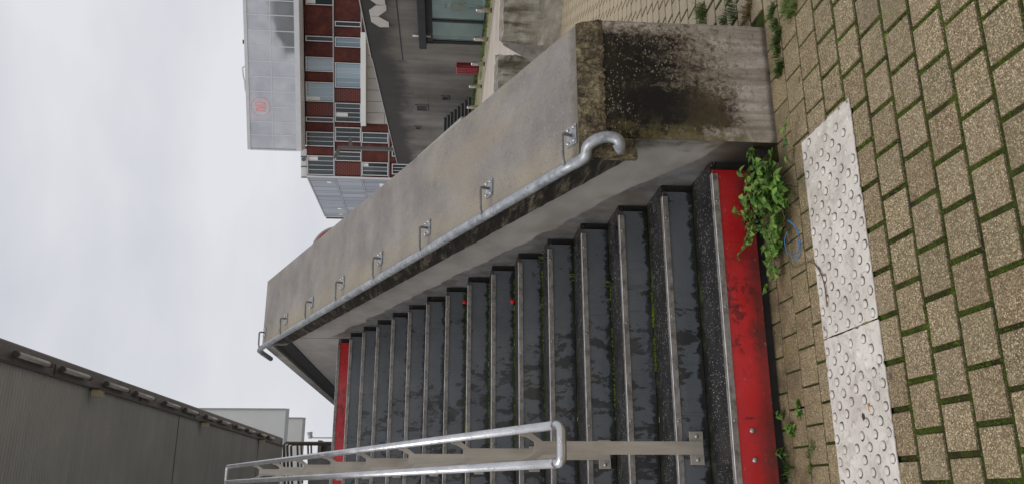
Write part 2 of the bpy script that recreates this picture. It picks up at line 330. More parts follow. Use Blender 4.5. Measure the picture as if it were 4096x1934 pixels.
fl = n.ramp(n.vor(85, co=n.map((1,1,1))), [(.20,.9),(.34,0)]); pick = n.ramp(n.xyz(n.vor(85, out='Color'))[0], [(.60,0),(.66,1)]); pick = n.math('MULTIPLY', pick, n.ramp(n.noise(6,4,.6),[(.36,.35),(.58,1)]))
c = n.mix(n.math('MULTIPLY', fl, pick), c, (.42,.40,.37))
bk = n.step(n.math('ADD', ty, n.math('MULTIPLY', n.math('SUBTRACT', n.noise(14,4,.65),.5), .45)), .74, .9)
c = n.mix(bk, c, n.ramp(n.noise(12,3), [(.42,(.010,.009,.007)),(.6,(.022,.028,.009)),(.7,(.05,.075,.014))]))
n.bump(n.noise(70,3), .2, .003); MAT['tread'] = n.out(c, n.ramp(a, [(.35,.25),(.65,.6)]), 0, .4)
n = NT('worn_aluminium_nosing'); a = n.noise(30, 5, .7, co=n.map((.7,1,1))); b = n.noise(5,4)
c = n.ramp(a, [(.30,(.11,.097,.083)),(.46,(.25,.228,.205)),(.62,(.36,.335,.31))]); c = n.mix(n.ramp(b,[(.52,0),(.7,.55)]), c, (.13,.115,.10))
n.bump(a, .25, .003); MAT['nosing'] = n.out(c, .48, .35, .5)
n = NT('polished_nosing_edge'); MAT['polished_edge'] = n.out(n.ramp(n.noise(12,4),[(.35,(.45,.44,.43)),(.6,(.85,.85,.86))]), .3, .3, .5)
MAT['fixing'] = simple('steel_bolt', (.45,.44,.42), .35, .8, .1, 20)

# ---- metals
n = NT('galvanised_steel'); v = n.vor(42, out='Color'); a = n.noise(9, 4)
c = n.ramp(n.math('ADD', n.math('MULTIPLY', n.xyz(v)[0], .45), n.math('MULTIPLY', a, .55)), [(.25,(.27,.285,.30)),(.5,(.345,.362,.378)),(.8,(.46,.48,.50))])
n.bump(n.noise(110,3), .15, .002); MAT['galv'] = n.out(c, n.ramp(a,[(.3,.33),(.7,.52)]), .55, .5)
n = NT('dull_galvanised_rod'); a = n.noise(25,4); c = n.ramp(a,[(.3,(.19,.185,.175)),(.7,(.33,.325,.31))]); MAT['galv_dull'] = n.out(c, .5, .4, .5)
n = NT('wet_stainless_steel'); a = n.noise(6,4); v = n.vor(95); drop = n.math('MULTIPLY', n.ramp(v,[(.22,1),(.40,0)]), n.ramp(n.noise(13,2),[(.46,0),(.58,1)]))
c = n.ramp(a,[(.3,(.50,.50,.51)),(.7,(.72,.72,.73))]); n.bump(n.math('ADD', drop, n.math('MULTIPLY', n.noise(160,2), .15)), .5, .004); MAT['stainless'] = n.out(c, .30, .85, .5)
n = NT('stainless_plate'); a = n.noise(14,4,.6,co=n.map((1,1,.12))); b = n.noise(4,4); c = n.ramp(a,[(.3,(.40,.365,.31)),(.7,(.58,.535,.465))]); c = n.mix(n.ramp(b,[(.5,0),(.7,.4)]), c, (.20,.165,.12))
MAT['ss_plate'] = n.out(c, .42, .55, .5)

# ---- tactile plates
n = NT('white_tactile_plate'); X, Y, Z = n.xyz(); a = n.noise(5,5,.6); c = n.ramp(a,[(.3,(.60,.555,.495)),(.65,(.74,.695,.63))])
dirt = n.math('MULTIPLY', n.ramp(n.noise(7,6,.7,dist=.5),[(.51,0),(.72,.7)]), 1.0); c = n.mix(dirt, c, (.32,.275,.225))
sc1 = n.ramp(n.noise(36,2,.5,co=n.map((1,.25,1))),[(.70,0),(.74,.35)]); c = n.mix(sc1, c, (.35,.31,.27))
spot = n.ramp(n.noise(15,3,.55,co=n.map((1,1,1),loc=(2,5,0))),[(.685,0),(.72,.9)]); c = n.mix(spot, c, (.10,.085,.07))
c = n.mix(n.ramp(n.noise(42,5,.7), [(.52,0),(.66,.5)]), c, (.32,.275,.23)); c = n.mix(n.ramp(n.noise(2.2,5,.65), [(.5,0),(.72,.4)]), c, (.40,.355,.305))
n.bump(n.noise(60,3), .1, .003); MAT['plate'] = n.out(c, .5, 0, .4)
n = NT('grime_ring'); c = n.ramp(n.noise(28,4,.7),[(.40,(.05,.042,.033)),(.58,(.16,.135,.11)),(.75,(.44,.39,.34))]); MAT['grime'] = n.out(c, .8)

# ---- plants
def leafmat(name, lo, hi):
    n = NT(name); c = n.ramp(n.rnd(), [(0, lo), (1, hi)]); c = n.mix(n.ramp(n.noise(60,3),[(.4,.3),(.6,0)]), c, tuple(q*.5 for q in lo))
    n.b.inputs['Subsurface Weight'].default_value = .0
    m = n.out(c, .45, 0, .4)
    tr = n.node('ShaderNodeBsdfTranslucent'); n.put(tr.inputs[0], n.mix(1.0, c, (1.3,1.4,.6), 'MULTIPLY')); ms = n.node('ShaderNodeMixShader'); ms.inputs[0].default_value = .25
    o = n.t.nodes['Material Output']; n.ln(n.b.outputs[0], ms.inputs[1]); n.ln(tr.outputs[0], ms.inputs[2]); n.ln(ms.outputs[0], o.inputs[0]); return m
MAT['leaf'] = leafmat('nettle_leaf', (.075,.175,.030), (.24,.40,.075))
MAT['leaf_dark'] = leafmat('dark_weed_leaf', (.025,.075,.022), (.055,.14,.035))
MAT['grass'] = leafmat('grass_blade', (.06,.11,.02), (.15,.20,.045))
MAT['drygrass'] = leafmat('dry_grass_blade', (.20,.13,.055), (.30,.21,.10))
MAT['stem'] = simple('weed_stem', (.09,.11,.035), .6)
MAT['twig'] = simple('dry_twig', (.15,.105,.06), .8, 0, .3, 40)
MAT['string'] = simple('blue_plastic_string', (.02,.20,.48), .4, 0, .2, 60)
MAT['capred'] = simple('red_plastic_cap', (.62,.02,.02), .35)
MAT['litter'] = simple('white_litter', (.62,.60,.56), .7)
MAT['deadleaf'] = simple('dead_leaf', (.20,.075,.025), .8, 0, .35, 40)
MAT['darkleaf'] = simple('rotten_leaf', (.05,.04,.03), .7, 0, .35, 40)
MAT['butt'] = simple('cigarette_filter', (.55,.25,.08), .8, 0, .2, 60)

# ---- far concretes, buildings
n = NT('dark_cast_concrete'); X, Y, Z = n.xyz()
a = n.noise(.35,6,.6); st = n.noise(1.0,4,.6,co=n.map((1,1,.10))); c = n.ramp(n.math('ADD', n.math('MULTIPLY',a,.5), n.math('MULTIPLY',st,.5)),[(.33,(.070,.064,.057)),(.5,(.135,.126,.114)),(.66,(.20,.19,.172))])
soot = n.step(n.math('ADD', Z, n.math('MULTIPLY', n.noise(.8,5,.65), 1.8)), 4.3, 5.4); c = n.mix(n.math('MULTIPLY', soot, .85), c, (.020,.019,.018))
MAT['dark_concrete'] = n.out(c, .8, 0, .3)
n = NT('weathered_precast'); X, Y, Z = n.xyz(); st = n.noise(9,5,.65,co=n.map((1,1,.12))); st2 = n.noise(7,5,.65); c = n.ramp(st2,[(.3,(.25,.235,.195)),(.7,(.45,.42,.36))])
c = n.mix(n.math('MULTIPLY', n.ramp(st,[(.44,0),(.6,.85)]), n.step(Z,.15,.6)), c, (.075,.060,.032)); n.bump(st2,.4,.02); MAT['precast'] = n.out(c,.85,0,.3)
n = NT('broken_precast'); c = n.ramp(n.noise(6,6,.65),[(.3,(.16,.15,.135)),(.7,(.34,.32,.29))]); n.bump(n.noise(9,5),.8,.03); MAT['precast_broken'] = n.out(c,.85,0,.3)
n = NT('rust_red_cladding'); a = n.noise(.55,6,.65); st = n.noise(2.2,5,.7); c = n.ramp(a,[(.32,(.046,.012,.010)),(.55,(.082,.020,.015)),(.72,(.125,.034,.021))]); c = n.mix(n.ramp(st,[(.5,0),(.72,.35)]), c, (.15,.055,.03)); MAT['rust'] = n.out(c,.75,0,.3)
n = NT('perforated_rust_cladding'); hx = n.objc(); br = n.node('ShaderNodeTexBrick'); n.ln(n.map((1,1,1),rot=(rad(90),0,0),co=hx), br.inputs[0]); br.inputs['Scale'].default_value = 1; br.inputs['Brick Width'].default_value = .42; br.inputs['Row Height'].default_value = .24; br.inputs['Mortar Size'].default_value = .07
for k_, c_ in (('Color1',(.012,.008,.008,1)),('Color2',(.02,.012,.01,1)),('Mortar',(.135,.032,.024,1))): br.inputs[k_].default_value = c_
MAT['perf'] = n.out(br.outputs[0], .7)
MAT['white_frame'] = simple('white_window_frame', (.52,.53,.55), .5, 0, .05, 1)
MAT['grey_trim'] = simple('grey_metal_trim', (.32,.325,.335), .5, .2, .08, 2)
MAT['beige_panel'] = simple('beige_stone_panel', (.33,.315,.29), .6, 0, .08, .4)
MAT['white_panel'] = simple('white_clad_panel', (.60,.62,.60), .5, 0, .05, .5)
n = NT('office_glass'); c = n.ramp(n.rnd(),[(0,(.012,.018,.020)),(.6,(.028,.040,.044)),(1,(.06,.085,.092))]); n.b.inputs['Coat Weight'].default_value = 0; MAT['glass'] = n.out(c,.06,0,.6)
n = NT('painted_reflection_glass'); c = n.ramp(n.rnd(),[(0,(.17,.245,.29)),(1,(.27,.36,.42))]); MAT['glass_reflect_tint'] = n.out(c,.06,0,.8)  # sky reflection and blinds painted into the pane colour as pale blue
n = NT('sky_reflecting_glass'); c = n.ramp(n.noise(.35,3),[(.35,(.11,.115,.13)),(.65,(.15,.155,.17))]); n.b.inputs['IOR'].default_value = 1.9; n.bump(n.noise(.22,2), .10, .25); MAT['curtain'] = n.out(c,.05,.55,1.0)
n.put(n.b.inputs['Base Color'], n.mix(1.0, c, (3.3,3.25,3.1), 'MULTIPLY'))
n = NT('blue_grey_cladding'); c = n.ramp(n.rnd(),[(0,(.17,.19,.23)),(.5,(.21,.235,.275)),(1,(.27,.295,.34))]); MAT['bluegrey'] = n.out(c,.35,.1,.5)
MAT['seam'] = simple('dark_cladding_seam', (.09,.10,.125), .6)
MAT['steel_dark'] = simple('dark_steel', (.075,.072,.07), .5, .3)
MAT['lamp_post'] = simple('grey_painted_post', (.085,.083,.085), .5)
n = NT('black_door_frame'); MAT['doorframe'] = n.out(n.ramp(n.noise(2,3),[(.3,(.010,.011,.013)),(.7,(.018,.020,.023))]), .55, 0, .2)
n = NT('door_glass'); n.b.inputs['Transmission Weight'].default_value = .9; n.b.inputs['IOR'].default_value = 1.12; MAT['doorglass'] = n.out((.72,.88,.85),.03,0,.5)
MAT['room'] = simple('grey_interior_wall', (.20,.225,.215), .8, 0, .35, .9)
MAT['red_bin'] = simple('red_painted_slats', (.27,.040,.048), .4, 0, .3, 9)
n = NT('bollard_steel'); c = n.ramp(n.noise(5,3),[(.3,(.5,.48,.45)),(.7,(.66,.64,.61))]); MAT['bollard'] = n.out(c,.25,.9,.5)
n = NT('soffit_sheet'); a = n.noise(.8,5,.6); b = n.noise(2.5,4,.6,co=n.map((.12,1,1))); c = n.ramp(n.math('ADD',n.math('MULTIPLY',a,.5),n.math('MULTIPLY',b,.5)),[(.35,(.335,.36,.375)),(.65,(.44,.468,.485))])
dot = n.ramp(n.vor(.9),[(.012,.9),(.02,0)]); c = n.mix(dot, c, (.6,.6,.58)); MAT['soffit'] = n.out(c,.6,.0,.4)
MAT['gutter'] = simple('grey_gutter', (.20,.197,.205), .55, .1, .2, 3)
MAT['tube'] = simple('opal_lamp_tube', (.46,.46,.47), .35)
MAT['speaker'] = simple('beige_speaker_case', (.42,.38,.28), .6)
MAT['brownsteel'] = simple('brown_painted_steel', (.12,.095,.075), .6)
MAT['redsign'] = simple('red_sign_face', (.42,.02,.03), .5)
MAT['signrim'] = simple('grey_sign_rim', (.34,.33,.33), .5)
n = NT('red_neon'); n.b.inputs['Emission Color'].default_value = (1,.22,.20,1); n.b.inputs['Emission Strength'].default_value = .38; MAT['neon'] = n.out((.5,.05,.05),.5)
MAT['logo_white'] = simple('pale_letter_panel', (.42,.40,.375), .7, 0, .15, 1)
MAT['stair_core'] = simple('black_wet_concrete', (.022,.020,.018), .7, 0, .3, 9)
n = NT('mossy_verge_paving'); c = n.ramp(n.noise(1.4,6,.65),[(.35,(.15,.16,.06)),(.5,(.30,.27,.17)),(.68,(.40,.36,.26))]); MAT['verge'] = n.out(c,.8,0,.2)
n = NT('teal_glass_cladding'); br = n.noise(.25,4,.6,co=n.map((1,1,.5))); c = n.ramp(br,[(.35,(.020,.040,.042)),(.65,(.070,.125,.125))]); MAT['teal_glass'] = n.out(c,.3,0,.3)
MAT['landing'] = simple('landing_concrete', (.16,.155,.15), .7, 0, .2, 2)

# ================================================================== THE SETTING
# ground to the horizon
g = MB(); g.add([(-600,-600,-.03),(600,-600,-.03),(600,900,-.03),(-600,900,-.03)], [(0,1,2,3)])
structure(obj('ground', g, MAT['plaza']))
# the joint bed under the paving: one sheet, with the individual paving stones as its parts
b = MB(); b.add([(-2.2,.6,-.009),(9,.6,-.009),(9,12.5,-.009),(-2.2,12.5,-.009)], [(0,1,2,3)])
pavement = structure(obj('pavement', b, MAT['joint']))
PX0, PY0, PS = .1843, 2.6244, .1607
def paver_mb(j, c=.003, dz=0.0, S=.1607):
    h = S/2 - j/2; i = h-c
    return [(-h,-h,-.05),(h,-h,-.05),(h,h,-.05),(-h,h,-.05),(-h,-h,-.0025),(h,-h,-.0025),(h,h,-.0025),(-h,h,-.0025),(-i,-i,0),(i,-i,0),(i,i,0),(-i,i,0)], \
           [(0,1,5,4),(1,2,6,5),(2,3,7,6),(3,0,4,7),(4,5,9,8),(5,6,10,9),(6,7,11,10),(7,4,8,11),(8,9,10,11)]
pm = []
for j in (.017, .021, .012, .009):
    q = MB(); q.add(*paver_mb(j)); pm.append(q.mesh('paver', MAT['paver']))
spots = []
for i in range(-12, 62):
    Yc = PY0 + PS*(i-.5); off = 0 if i % 2 == 0 else .5
    for jx in range(-15, 56):
        Xc = PX0 + PS*(jx+off-.5)
        if Xc < -2.1 or Yc > 12.2 or Yc < .7: continue
        if Yc > 3.68 and Xc < 2.18: continue
        if 3.42 < Yc and 1.55 < Xc < 2.2: continue
        d = Vector((Xc, Yc, 0)) - CO; zz = d.dot(CF)
        vis = 0
        if zz > .3:
            px = 2048 - FPX*d.dot(CU)/zz; py = 967 - FPX*d.dot(CR)/zz
            vis = int(px < 4200 and -130 < py < 2060 and not (.02 < Xc < 1.40 and 2.80 < Yc < 3.12))
        spots.append((-(vis*10) + d.length, Xc, Yc, i))
spots.sort()
far = MB()
for k, (dd, Xc, Yc, i) in enumerate(spots):
    jt = 1 if Yc < 2.95 else (2 if Yc < 3.3 else 3)
    if Yc < 2.3 and random.random() < .3: jt = 0
    if Xc > 2.2 and Yc > 2.9: jt = 1
    tx, ty = random.gauss(0, .004), random.gauss(0, .004); dz = random.gauss(0, .0008)
    if k < 300:
        link('paver', pm[jt], pavement, (Xc, Yc, dz), (tx, ty, random.gauss(0, .006)))
    else:
        vs, fs = paver_mb((.017,.021,.012,.009)[jt]); far.add([(x+Xc, y+Yc, z+dz+ty*x-tx*y) for x,y,z in vs], fs)
stuff(obj('paver', far, MAT['paver'], pavement))

# ================================================================== STAIRCASE
stair = thing('staircase', 'dark outdoor staircase of sixteen steps with red bottom and top risers', 'staircase', (0, YS, 0))
def S(o): o.parent = stair; o.matrix_parent_inverse = Matrix.Translation((0, -YS, 0)); return o
SCREW = MB(); SCREW.tube([(0,.002,0),(0,-.0055,0)], [.0058,.0042], 8); SCREW = SCREW.mesh('screw', MAT['fixing'], True)
# massive core under the treads
core = MB(); prof = [(XL, YS+.02, -.05)]
for k in range(NST):
    prof += [(XL, YS+TR*k+.02, ZS+RI*k-.03), (XL, YS+TR*(k+1)+.02, ZS+RI*k-.03)]
prof += [(XL, YT+TR+.02, -.05)]
core.prism(prof, (1.56-XL, 0, 0)); S(obj('stair_core', core, MAT['stair_core']))
for k in range(NST):
    y, z = YS+TR*k, ZS+RI*k; zb = (z-RI+.0015) if k else .045
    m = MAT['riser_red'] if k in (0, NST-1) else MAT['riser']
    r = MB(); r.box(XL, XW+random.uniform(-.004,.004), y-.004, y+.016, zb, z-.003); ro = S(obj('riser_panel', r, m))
    if k in (0, NST-1): ro['label'] = 'red riser panel of the %s step' % ('lowest' if k == 0 else 'highest')
    if k < NST-1:
        t = MB(); t.box(XL, 1.557, y+.018, y+TR-.0055, z-.028, z-.0005); S(obj('tread', t, MAT['tread']))
    ns = MB(); x1 = XW-.022 + random.uniform(-.006,.006)
    ns.add([(XL,y-.0085,z-.026),(x1,y-.0085,z-.026),(x1,y-.0085,z+.0012),(x1,y-.0068,z+.0035),(x1,y+.022,z+.0035),(x1,y+.022,z),(x1,y-.0045,z),(x1,y-.0045,z-.026),
            (XL,y-.0085,z+.0012),(XL,y-.0068,z+.0035),(XL,y+.022,z+.0035),(XL,y+.022,z),(XL,y-.0045,z),(XL,y-.0045,z-.026)],
           [(0,1,2,8),(8,2,3,9),(9,3,4,10),(10,4,5,11),(11,5,6,12),(12,6,7,13),(13,7,1,0),(1,7,6,5,4,3,2),(0,8,9,10,11,12,13)])
    no = S(obj('nosing', ns, MAT['nosing'])); no.data.materials.append(MAT['polished_edge']); no.data.polygons[1].material_index = 1
    x = 1.40 + random.uniform(-.06,.03)
    while x > XL+.1:
        link('screw', SCREW, no, (x, y-.008, z-.011)); x -= .52
# bolts of the rail bracket on the red riser
for (px, py) in ((2718*1.0+290, 1720), (3019, 1838)):
    p_ = on_y(px, py, YS-.004); d_ = MB(); d_.dome((0,0,0), .0125, .012, 12)
    S(obj('bolt', d_, MAT['fixing'], None, True, loc=(p_.x, YS-.004, p_.z), rot=(rad(90),0,0)))
# landing behind the top step
ld = MB(); ld.box(XL-8, 2.10, YT+.034, 37, ZT-.35, ZT-.001); structure(obj('landing', ld, MAT['landing']))

# ================================================================== CONCRETE PARAPET
WX0, WX1, CX0, YF = 1.56, 2.165, 1.477, 3.437
YE = 8.70
par = thing('concrete_parapet', 'wide sloping concrete parapet beside the stairs with black stained end face', 'parapet', (1.86, YF, 0))
def PP(o): o.parent = par; o.matrix_parent_inverse = Matrix.Translation((-1.86, -YF, 0)); return o
# wall body
wb = MB(); side = [(YF,-.05),(YF,.66),(YF+.02,zc(YF)-.23),(YE,zc(YE)-.23),(30,zc(YE)-.23),(30,1.2),(YE,1.2),(YF+3.5,-.05)]
wb.prism([(WX0,y,z) for y,z in side], (WX1-.01-WX0,0,0)); PP(obj('wall', wb, MAT['wall']))
# end face slab (board-marked, stained)
ef = MB(); nx, nzv = 18, 24; vs = []; fs = []
random.seed(11)
for j in range(nzv+1):
    for i in range(nx+1):
        x = 1.5625 + (2.172-1.5625)*i/nx; z = -.04 + (.835+.04)*j/nzv
        e = min(i, nx-i, nzv-j)
        yy = YF-.016 + (.008 if e == 0 else 0) + random.gauss(0,.0012)
        if e == 0: z += random.gauss(0,.003) if j == nzv else 0
        vs.append((x, yy, z))
for j in range(nzv):
    for i in range(nx): q = j*(nx+1)+i; fs.append((q,q+1,q+nx+2,q+nx+1))
nb = len(vs); ring = [i for i in range(nx+1)] + [j*(nx+1)+nx for j in range(1,nzv+1)] + [nzv*(nx+1)+i for i in range(nx-1,-1,-1)] + [j*(nx+1) for j in range(nzv-1,0,-1)]
for q in ring: vs.append((vs[q][0], YF+.03, vs[q][2]))
for a_ in range(len(ring)): b_ = (a_+1) % len(ring); fs.append((ring[a_], ring[b_], nb+b_, nb+a_))
ef.add(vs, fs); efo = PP(obj('end_face', ef, MAT['endface'], None, True)); efo['label'] = 'end face covered in black algae, pale and streaked below'
# broken arris between the end face and the coping
ar = MB(); na = 46; vs = []; fs = []
for i in range(na+1):
    x = CX0-.002 + (2.168-CX0)*i/na
    jig = lambda a: random.gauss(0, a)
    zl = .815 if x > 1.56 else .675 + (x-CX0)*.2
    row = [(x, YF+.03, zl-.02), (x, YF-.022+jig(.003), zl-.006+jig(.004)), (x, YF-.020+jig(.004), .835+jig(.005)), (x, YF-.006+jig(.005), .872+jig(.004)), (x, YF+.006+jig(.004), .895+jig(.003)),
           (x, YF+.024+jig(.003), zc(YF+.036)-.003), (x, YF+.06, zc(YF+.05)-.02), (x, YF+.06, zl-.02)]
    vs += row
for i in range(na):
    for j in range(8): fs.append((i*8+j, i*8+(j+1)%8, (i+1)*8+(j+1)%8, (i+1)*8+j))
fs += [tuple(range(8)), tuple(na*8+7-j for j in range(8))]
ar.add(vs, fs); PP(obj('broken_arris', ar, MAT['arris']))
# coping slab: sloping run, then level run
def sweep(prof, path):
    m = MB(); n_ = len(prof); vs = []
    for (y, z) in path: vs += [(x, y, z+dz) for x, dz in prof]
    fs = [(i*n_+j, i*n_+(j+1)%n_, (i+1)*n_+(j+1)%n_, (i+1)*n_+j) for i in range(len(path)-1) for j in range(n_)]
    fs += [tuple(range(n_)), tuple((len(path)-1)*n_+n_-1-j for j in range(n_))]
    return m.add(vs, fs)
path = [(YF+.030, zc(YF+.030)), (YE, zc(YE)), (30, zc(YE))]
PP(obj('coping', sweep([(CX0+.003,0),(2.16,0),(2.16,-.12),(CX0+.003,-.05)], path), MAT['coping']))
# rough lower edge of the coping: fascia and sloping underside, with ragged surface on the run beside the rail
random.seed(5)
pe = []; yy = YF+.034
while yy < YE-.02: pe.append(yy); yy += .05
pe += [YE]
def edge_mesh(rows):
    k_ = len(rows[0]); m = MB(); fs = []
    for i in range(len(rows)-1):
        for j in range(k_): fs.append((i*k_+j, i*k_+(j+1)%k_, (i+1)*k_+(j+1)%k_, (i+1)*k_+j))
    fs += [tuple(range(k_)), tuple((len(rows)-1)*k_+k_-1-j for j in range(k_))]
    return m.add([p for r in rows for p in r], fs)
rows = []
for y in pe:
    zt = zc(y); r_ = lambda a: random.gauss(0,a)
    rows.append([(CX0, y, zt-.012+r_(.002)), (CX0-.002+r_(.0015), y, zt-.09), (CX0-.001+r_(.0015), y, zt-.17), (CX0+.002+r_(.001), y, zt-.246+r_(.0015)), (WX0+.012, y, zt-.275), (WX0+.012, y, zt-.05)])
PP(smooth_by_angle(obj('coping_edge', edge_mesh(rows), MAT['coping_edge']), 28))
zt = zc(YE)
rows = [[(CX0, y, zt-.012), (CX0, y, zt-.105), (CX0+.02, y, zt-.110), (WX0+.012, y, zt-.10), (WX0+.012, y, zt-.05)] for y in (YE+.002, 30)]
PP(obj('coping_edge', edge_mesh(rows), MAT['coping_edge']))
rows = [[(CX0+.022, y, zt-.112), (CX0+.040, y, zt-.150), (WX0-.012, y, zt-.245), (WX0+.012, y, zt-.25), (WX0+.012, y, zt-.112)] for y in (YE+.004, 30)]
do_ = PP(obj('drip_recess', edge_mesh(rows), MAT['stair_core'])); do_['label'] = 'black recess under the level coping'  # underside of the level coping in a near-black material
jn = MB(); jn.box(WX0-.0025, WX0+.02, YE-.004, YE+.004, 1.9, zc(YE)-.24); PP(obj('wall_joint', jn, MAT['dark_concrete']))

# ---- galvanised handrail on the parapet
hr = thing('wall_handrail', 'galvanised pipe handrail on bent brackets along the concrete parapet', 'handrail', (1.45, YF, 0))
def HH(o): o.parent = hr; o.matrix_parent_inverse = Matrix.Translation((-1.45, -YF, 0)); return o
def rz(Y): return zc(Y)+.03
HX = 1.437
ctrl = [Vector((HX, 8.72, rz(8.72))), Vector((HX, 3.60, rz(3.60)))]
def smooth_path(pts, sub=8):
    P = [Vector(p) for p in pts]; out = []
    for i in range(len(P)-1):
        p0, p1, p2, p3 = P[max(i-1,0)], P[i], P[i+1], P[min(i+2,len(P)-1)]
        for t in range(sub):
            t /= sub; out.append(.5*((2*p1)+(p2-p0)*t+(2*p0-5*p1+4*p2-p3)*t*t+(3*p1-p0-3*p2+p3)*t**3))
    return out+[P[-1]]
curl = [Vector((HX,3.60,rz(3.60))), Vector((HX+.001,3.50,rz(3.50)-.002)), on_y(2338,630,3.445), on_y(2352,585,3.400), on_y(2392,556,3.365), on_y(2440,548,3.35), on_y(2472,560,3.345), on_y(2480,588,3.35), on_y(2462,602,3.36)]
main = [Vector((HX, 9.35, rz(8.74)-.015)), Vector((HX, 8.98, rz(8.74)-.003)), Vector((HX, 8.80, rz(8.74)-.004)), Vector((HX, 8.70, rz(8.70)-.012))] + [Vector((HX, y, rz(y))) for y in (8.5, 7.5, 6.5, 5.5, 4.5, 3.75, 3.68)]
t = MB(); t.tube(main + smooth_path(curl, 8), .0262, 18); HH(obj('pipe', t, MAT['galv'], None, True))
sn = Vector((0, -.4725, 1)).normalized(); sd = Vector((0, 1, .4725)).normalized(); sx = Vector((1,0,0))
PBOLT = MB(); PBOLT.tube([sn*.009, sn*.014, sn*.0145, sn*.020], [.0095,.0095,.0065,.005], 8); PBOLT = PBOLT.mesh('bolt', MAT['fixing'], True)
for k in range(8):
    y = 3.509+.7305*k; P = Vector((1.597, y, zc(y)))
    pl = MB(); pl.fbox(P, sx, sd, sn, -.05, .05, -.038, .038, 0.0005, .009)
    po = HH(obj('bracket_plate', pl, MAT['galv'], None, False, .002))
    for ax in (-.034, .034):
        for ay in (-.024, .024): link('bolt', PBOLT, po, P + sx*ax + sd*ay)
    Q = P + sx*.0
    top = P + sn*.075
    rp = [P+sn*.008, P+sn*.046, P+sn*.056+sx*-.003, P+sn*.061+sx*-.010, None, None]
    rp[4] = P + sx*(HX+.03-P.x) + sn*.058; rp[5] = P + sx*(HX+.002-P.x) + sn*.050
    rr = MB(); rr.tube(rp, .0082, 10); HH(obj('bracket_rod', rr, MAT['galv_dull'], None, True))

# ================================================================== CENTRAL DOUBLE HANDRAIL
dh = thing('double_handrail', 'stainless steel double handrail on forked plate posts down the middle of the stairs', 'handrail', (.2, YS, 0))
def DD(o): o.parent = dh; o.matrix_parent_inverse = Matrix.Translation((-.2, -YS, 0)); return o
RX0, RX1 = .122, .284
def dz(Y): return 1.189 + .4742*(Y-3.997)
y0, y1 = 3.655, 9.62
for X in (RX0, RX1):
    t = MB(); t.tube([(X, y1, dz(y1)), (X, y0+.02, dz(y0+.02))], .0212, 20); DD(obj('rail_pipe', t, MAT['stainless'], None, True))
def ubend(y, sgn):
    c = []; r = .03
    D = Vector((0, 1, .4742)).normalized()*sgn
    B = Vector((0, y, dz(y)))
    for a in range(0, 7): th = math.pi/2*a/6; c.append(B + Vector((RX0+r-r*math.cos(th),0,0)) - D*(r*math.sin(th)))
    for a in range(0, 7): th = math.pi/2*a/6; c.append(B + Vector((RX1-r+r*math.sin(th),0,0)) - D*(r*math.cos(th)))
    return [B+Vector((RX0,0,0))+D*.02] + c + [B+Vector((RX1,0,0))+D*.02]
t = MB(); t.tube(ubend(y0, 1), .0222, 18); DD(obj('end_bend', t, MAT['stainless'], None, True))
t = MB(); t.tube(ubend(y1, -1), .0215, 16); DD(obj('end_bend', t, MAT['stainless'], None, True))
PC = (RX0+RX1)/2
for k in range(1, NST, 2):
    y = YS+TR*k; zn = ZS+RI*k; zt = dz(y)                      # riser k carries the foot
    w_ = .031; a = .062
    prof = [(-w_, zn-.150+.030), (w_, zn-.150+.030), (w_, zt-.135), (a+.004, zt-.085), (a+.014, zt-.030), (a-.006, zt-.030), (a-.014, zt-.062), (w_-.004, zt-.096),
            (-w_+.004, zt-.096), (-a+.014, zt-.062), (-a+.006, zt-.030), (-a-.014, zt-.030), (-a-.004, zt-.085), (-w_, zt-.135)]
    po = MB(); po.prism([(PC+x, y-.020, z) for x, z in prof], (0, -.010, 0)); post = DD(obj('post', po, MAT['ss_plate'], None, False, .0015))
    fp = MB(); fp.box(PC-.078, PC+.078, y-.0185, y-.006, zn-.125, zn-.058); fo = DD(obj('foot_plate', fp, MAT['ss_plate'], None, False, .0015))
    for sx_ in (-1, 1):
        d_ = MB(); d_.dome((0,0,0), .0105, .011, 12); DD(obj('bolt', d_, MAT['fixing'], None, True, loc=(PC+sx_*.055, y-.0185, zn-.092), rot=(rad(90),0,0)))

# ================================================================== TACTILE PLATES
def tactile(x0, x1, y0, y1, label):
    t = thing('tactile_plate', label, 'tactile paving', ((x0+x1)/2, (y0+y1)/2, 0), 'white studded tactile plates')
    cx, cy = (x0+x1)/2, (y0+y1)/2
    n_ = 60; edge = []
    def e(s): return random.gauss(0, .0012) - (.008 if random.random() < .03 else 0)
    for i in range(n_): edge.append((x0+(x1-x0)*i/n_-cx, y0-cy-e(0)))
    for i in range(20): edge.append((x1-cx+e(0)*.6, y0+(y1-y0)*i/20-cy))
    for i in range(n_): edge.append((x1-(x1-x0)*i/n_-cx, y1-cy+e(0)))
    for i in range(20): edge.append((x0-cx-e(0)*.4, y1-(y1-y0)*i/20-cy))
    pl = MB(); pl.prism([(x, y, .001) for x, y in edge], (0,0,.0065)); obj('plate', pl, MAT['plate'], t, False, .0015, seg=1)
    return t, cx, cy
sm = MB(); sm.dome((0,0,0), .0148, .0066, 14); sm = sm.mesh('stud', MAT['plate'], True)
GRM = []
for q in range(3):
    gr = MB()
    for j in range(16):
        a0, a1 = 2*math.pi*j/16, 2*math.pi*(j+1)/16
        w0, w1 = [0.0166+.0040*max(0, .40-.9*math.sin(a)*(1 if q else .3))+.0010*math.sin(5*a+q) for a in (a0, a1)]
        gr.add([(math.cos(a0)*.0150,math.sin(a0)*.0138,.0003),(math.cos(a1)*.0150,math.sin(a1)*.0138,.0003),(math.cos(a1)*w1,math.sin(a1)*w1,.0004),(math.cos(a0)*w0,math.sin(a0)*w0,.0004)], [(0,1,2,3)])
    GRM.append(gr.mesh('grime_ring', MAT['grime']))
SX, SY = .0845, .0478
TY0, TY1 = 2.738, 3.166
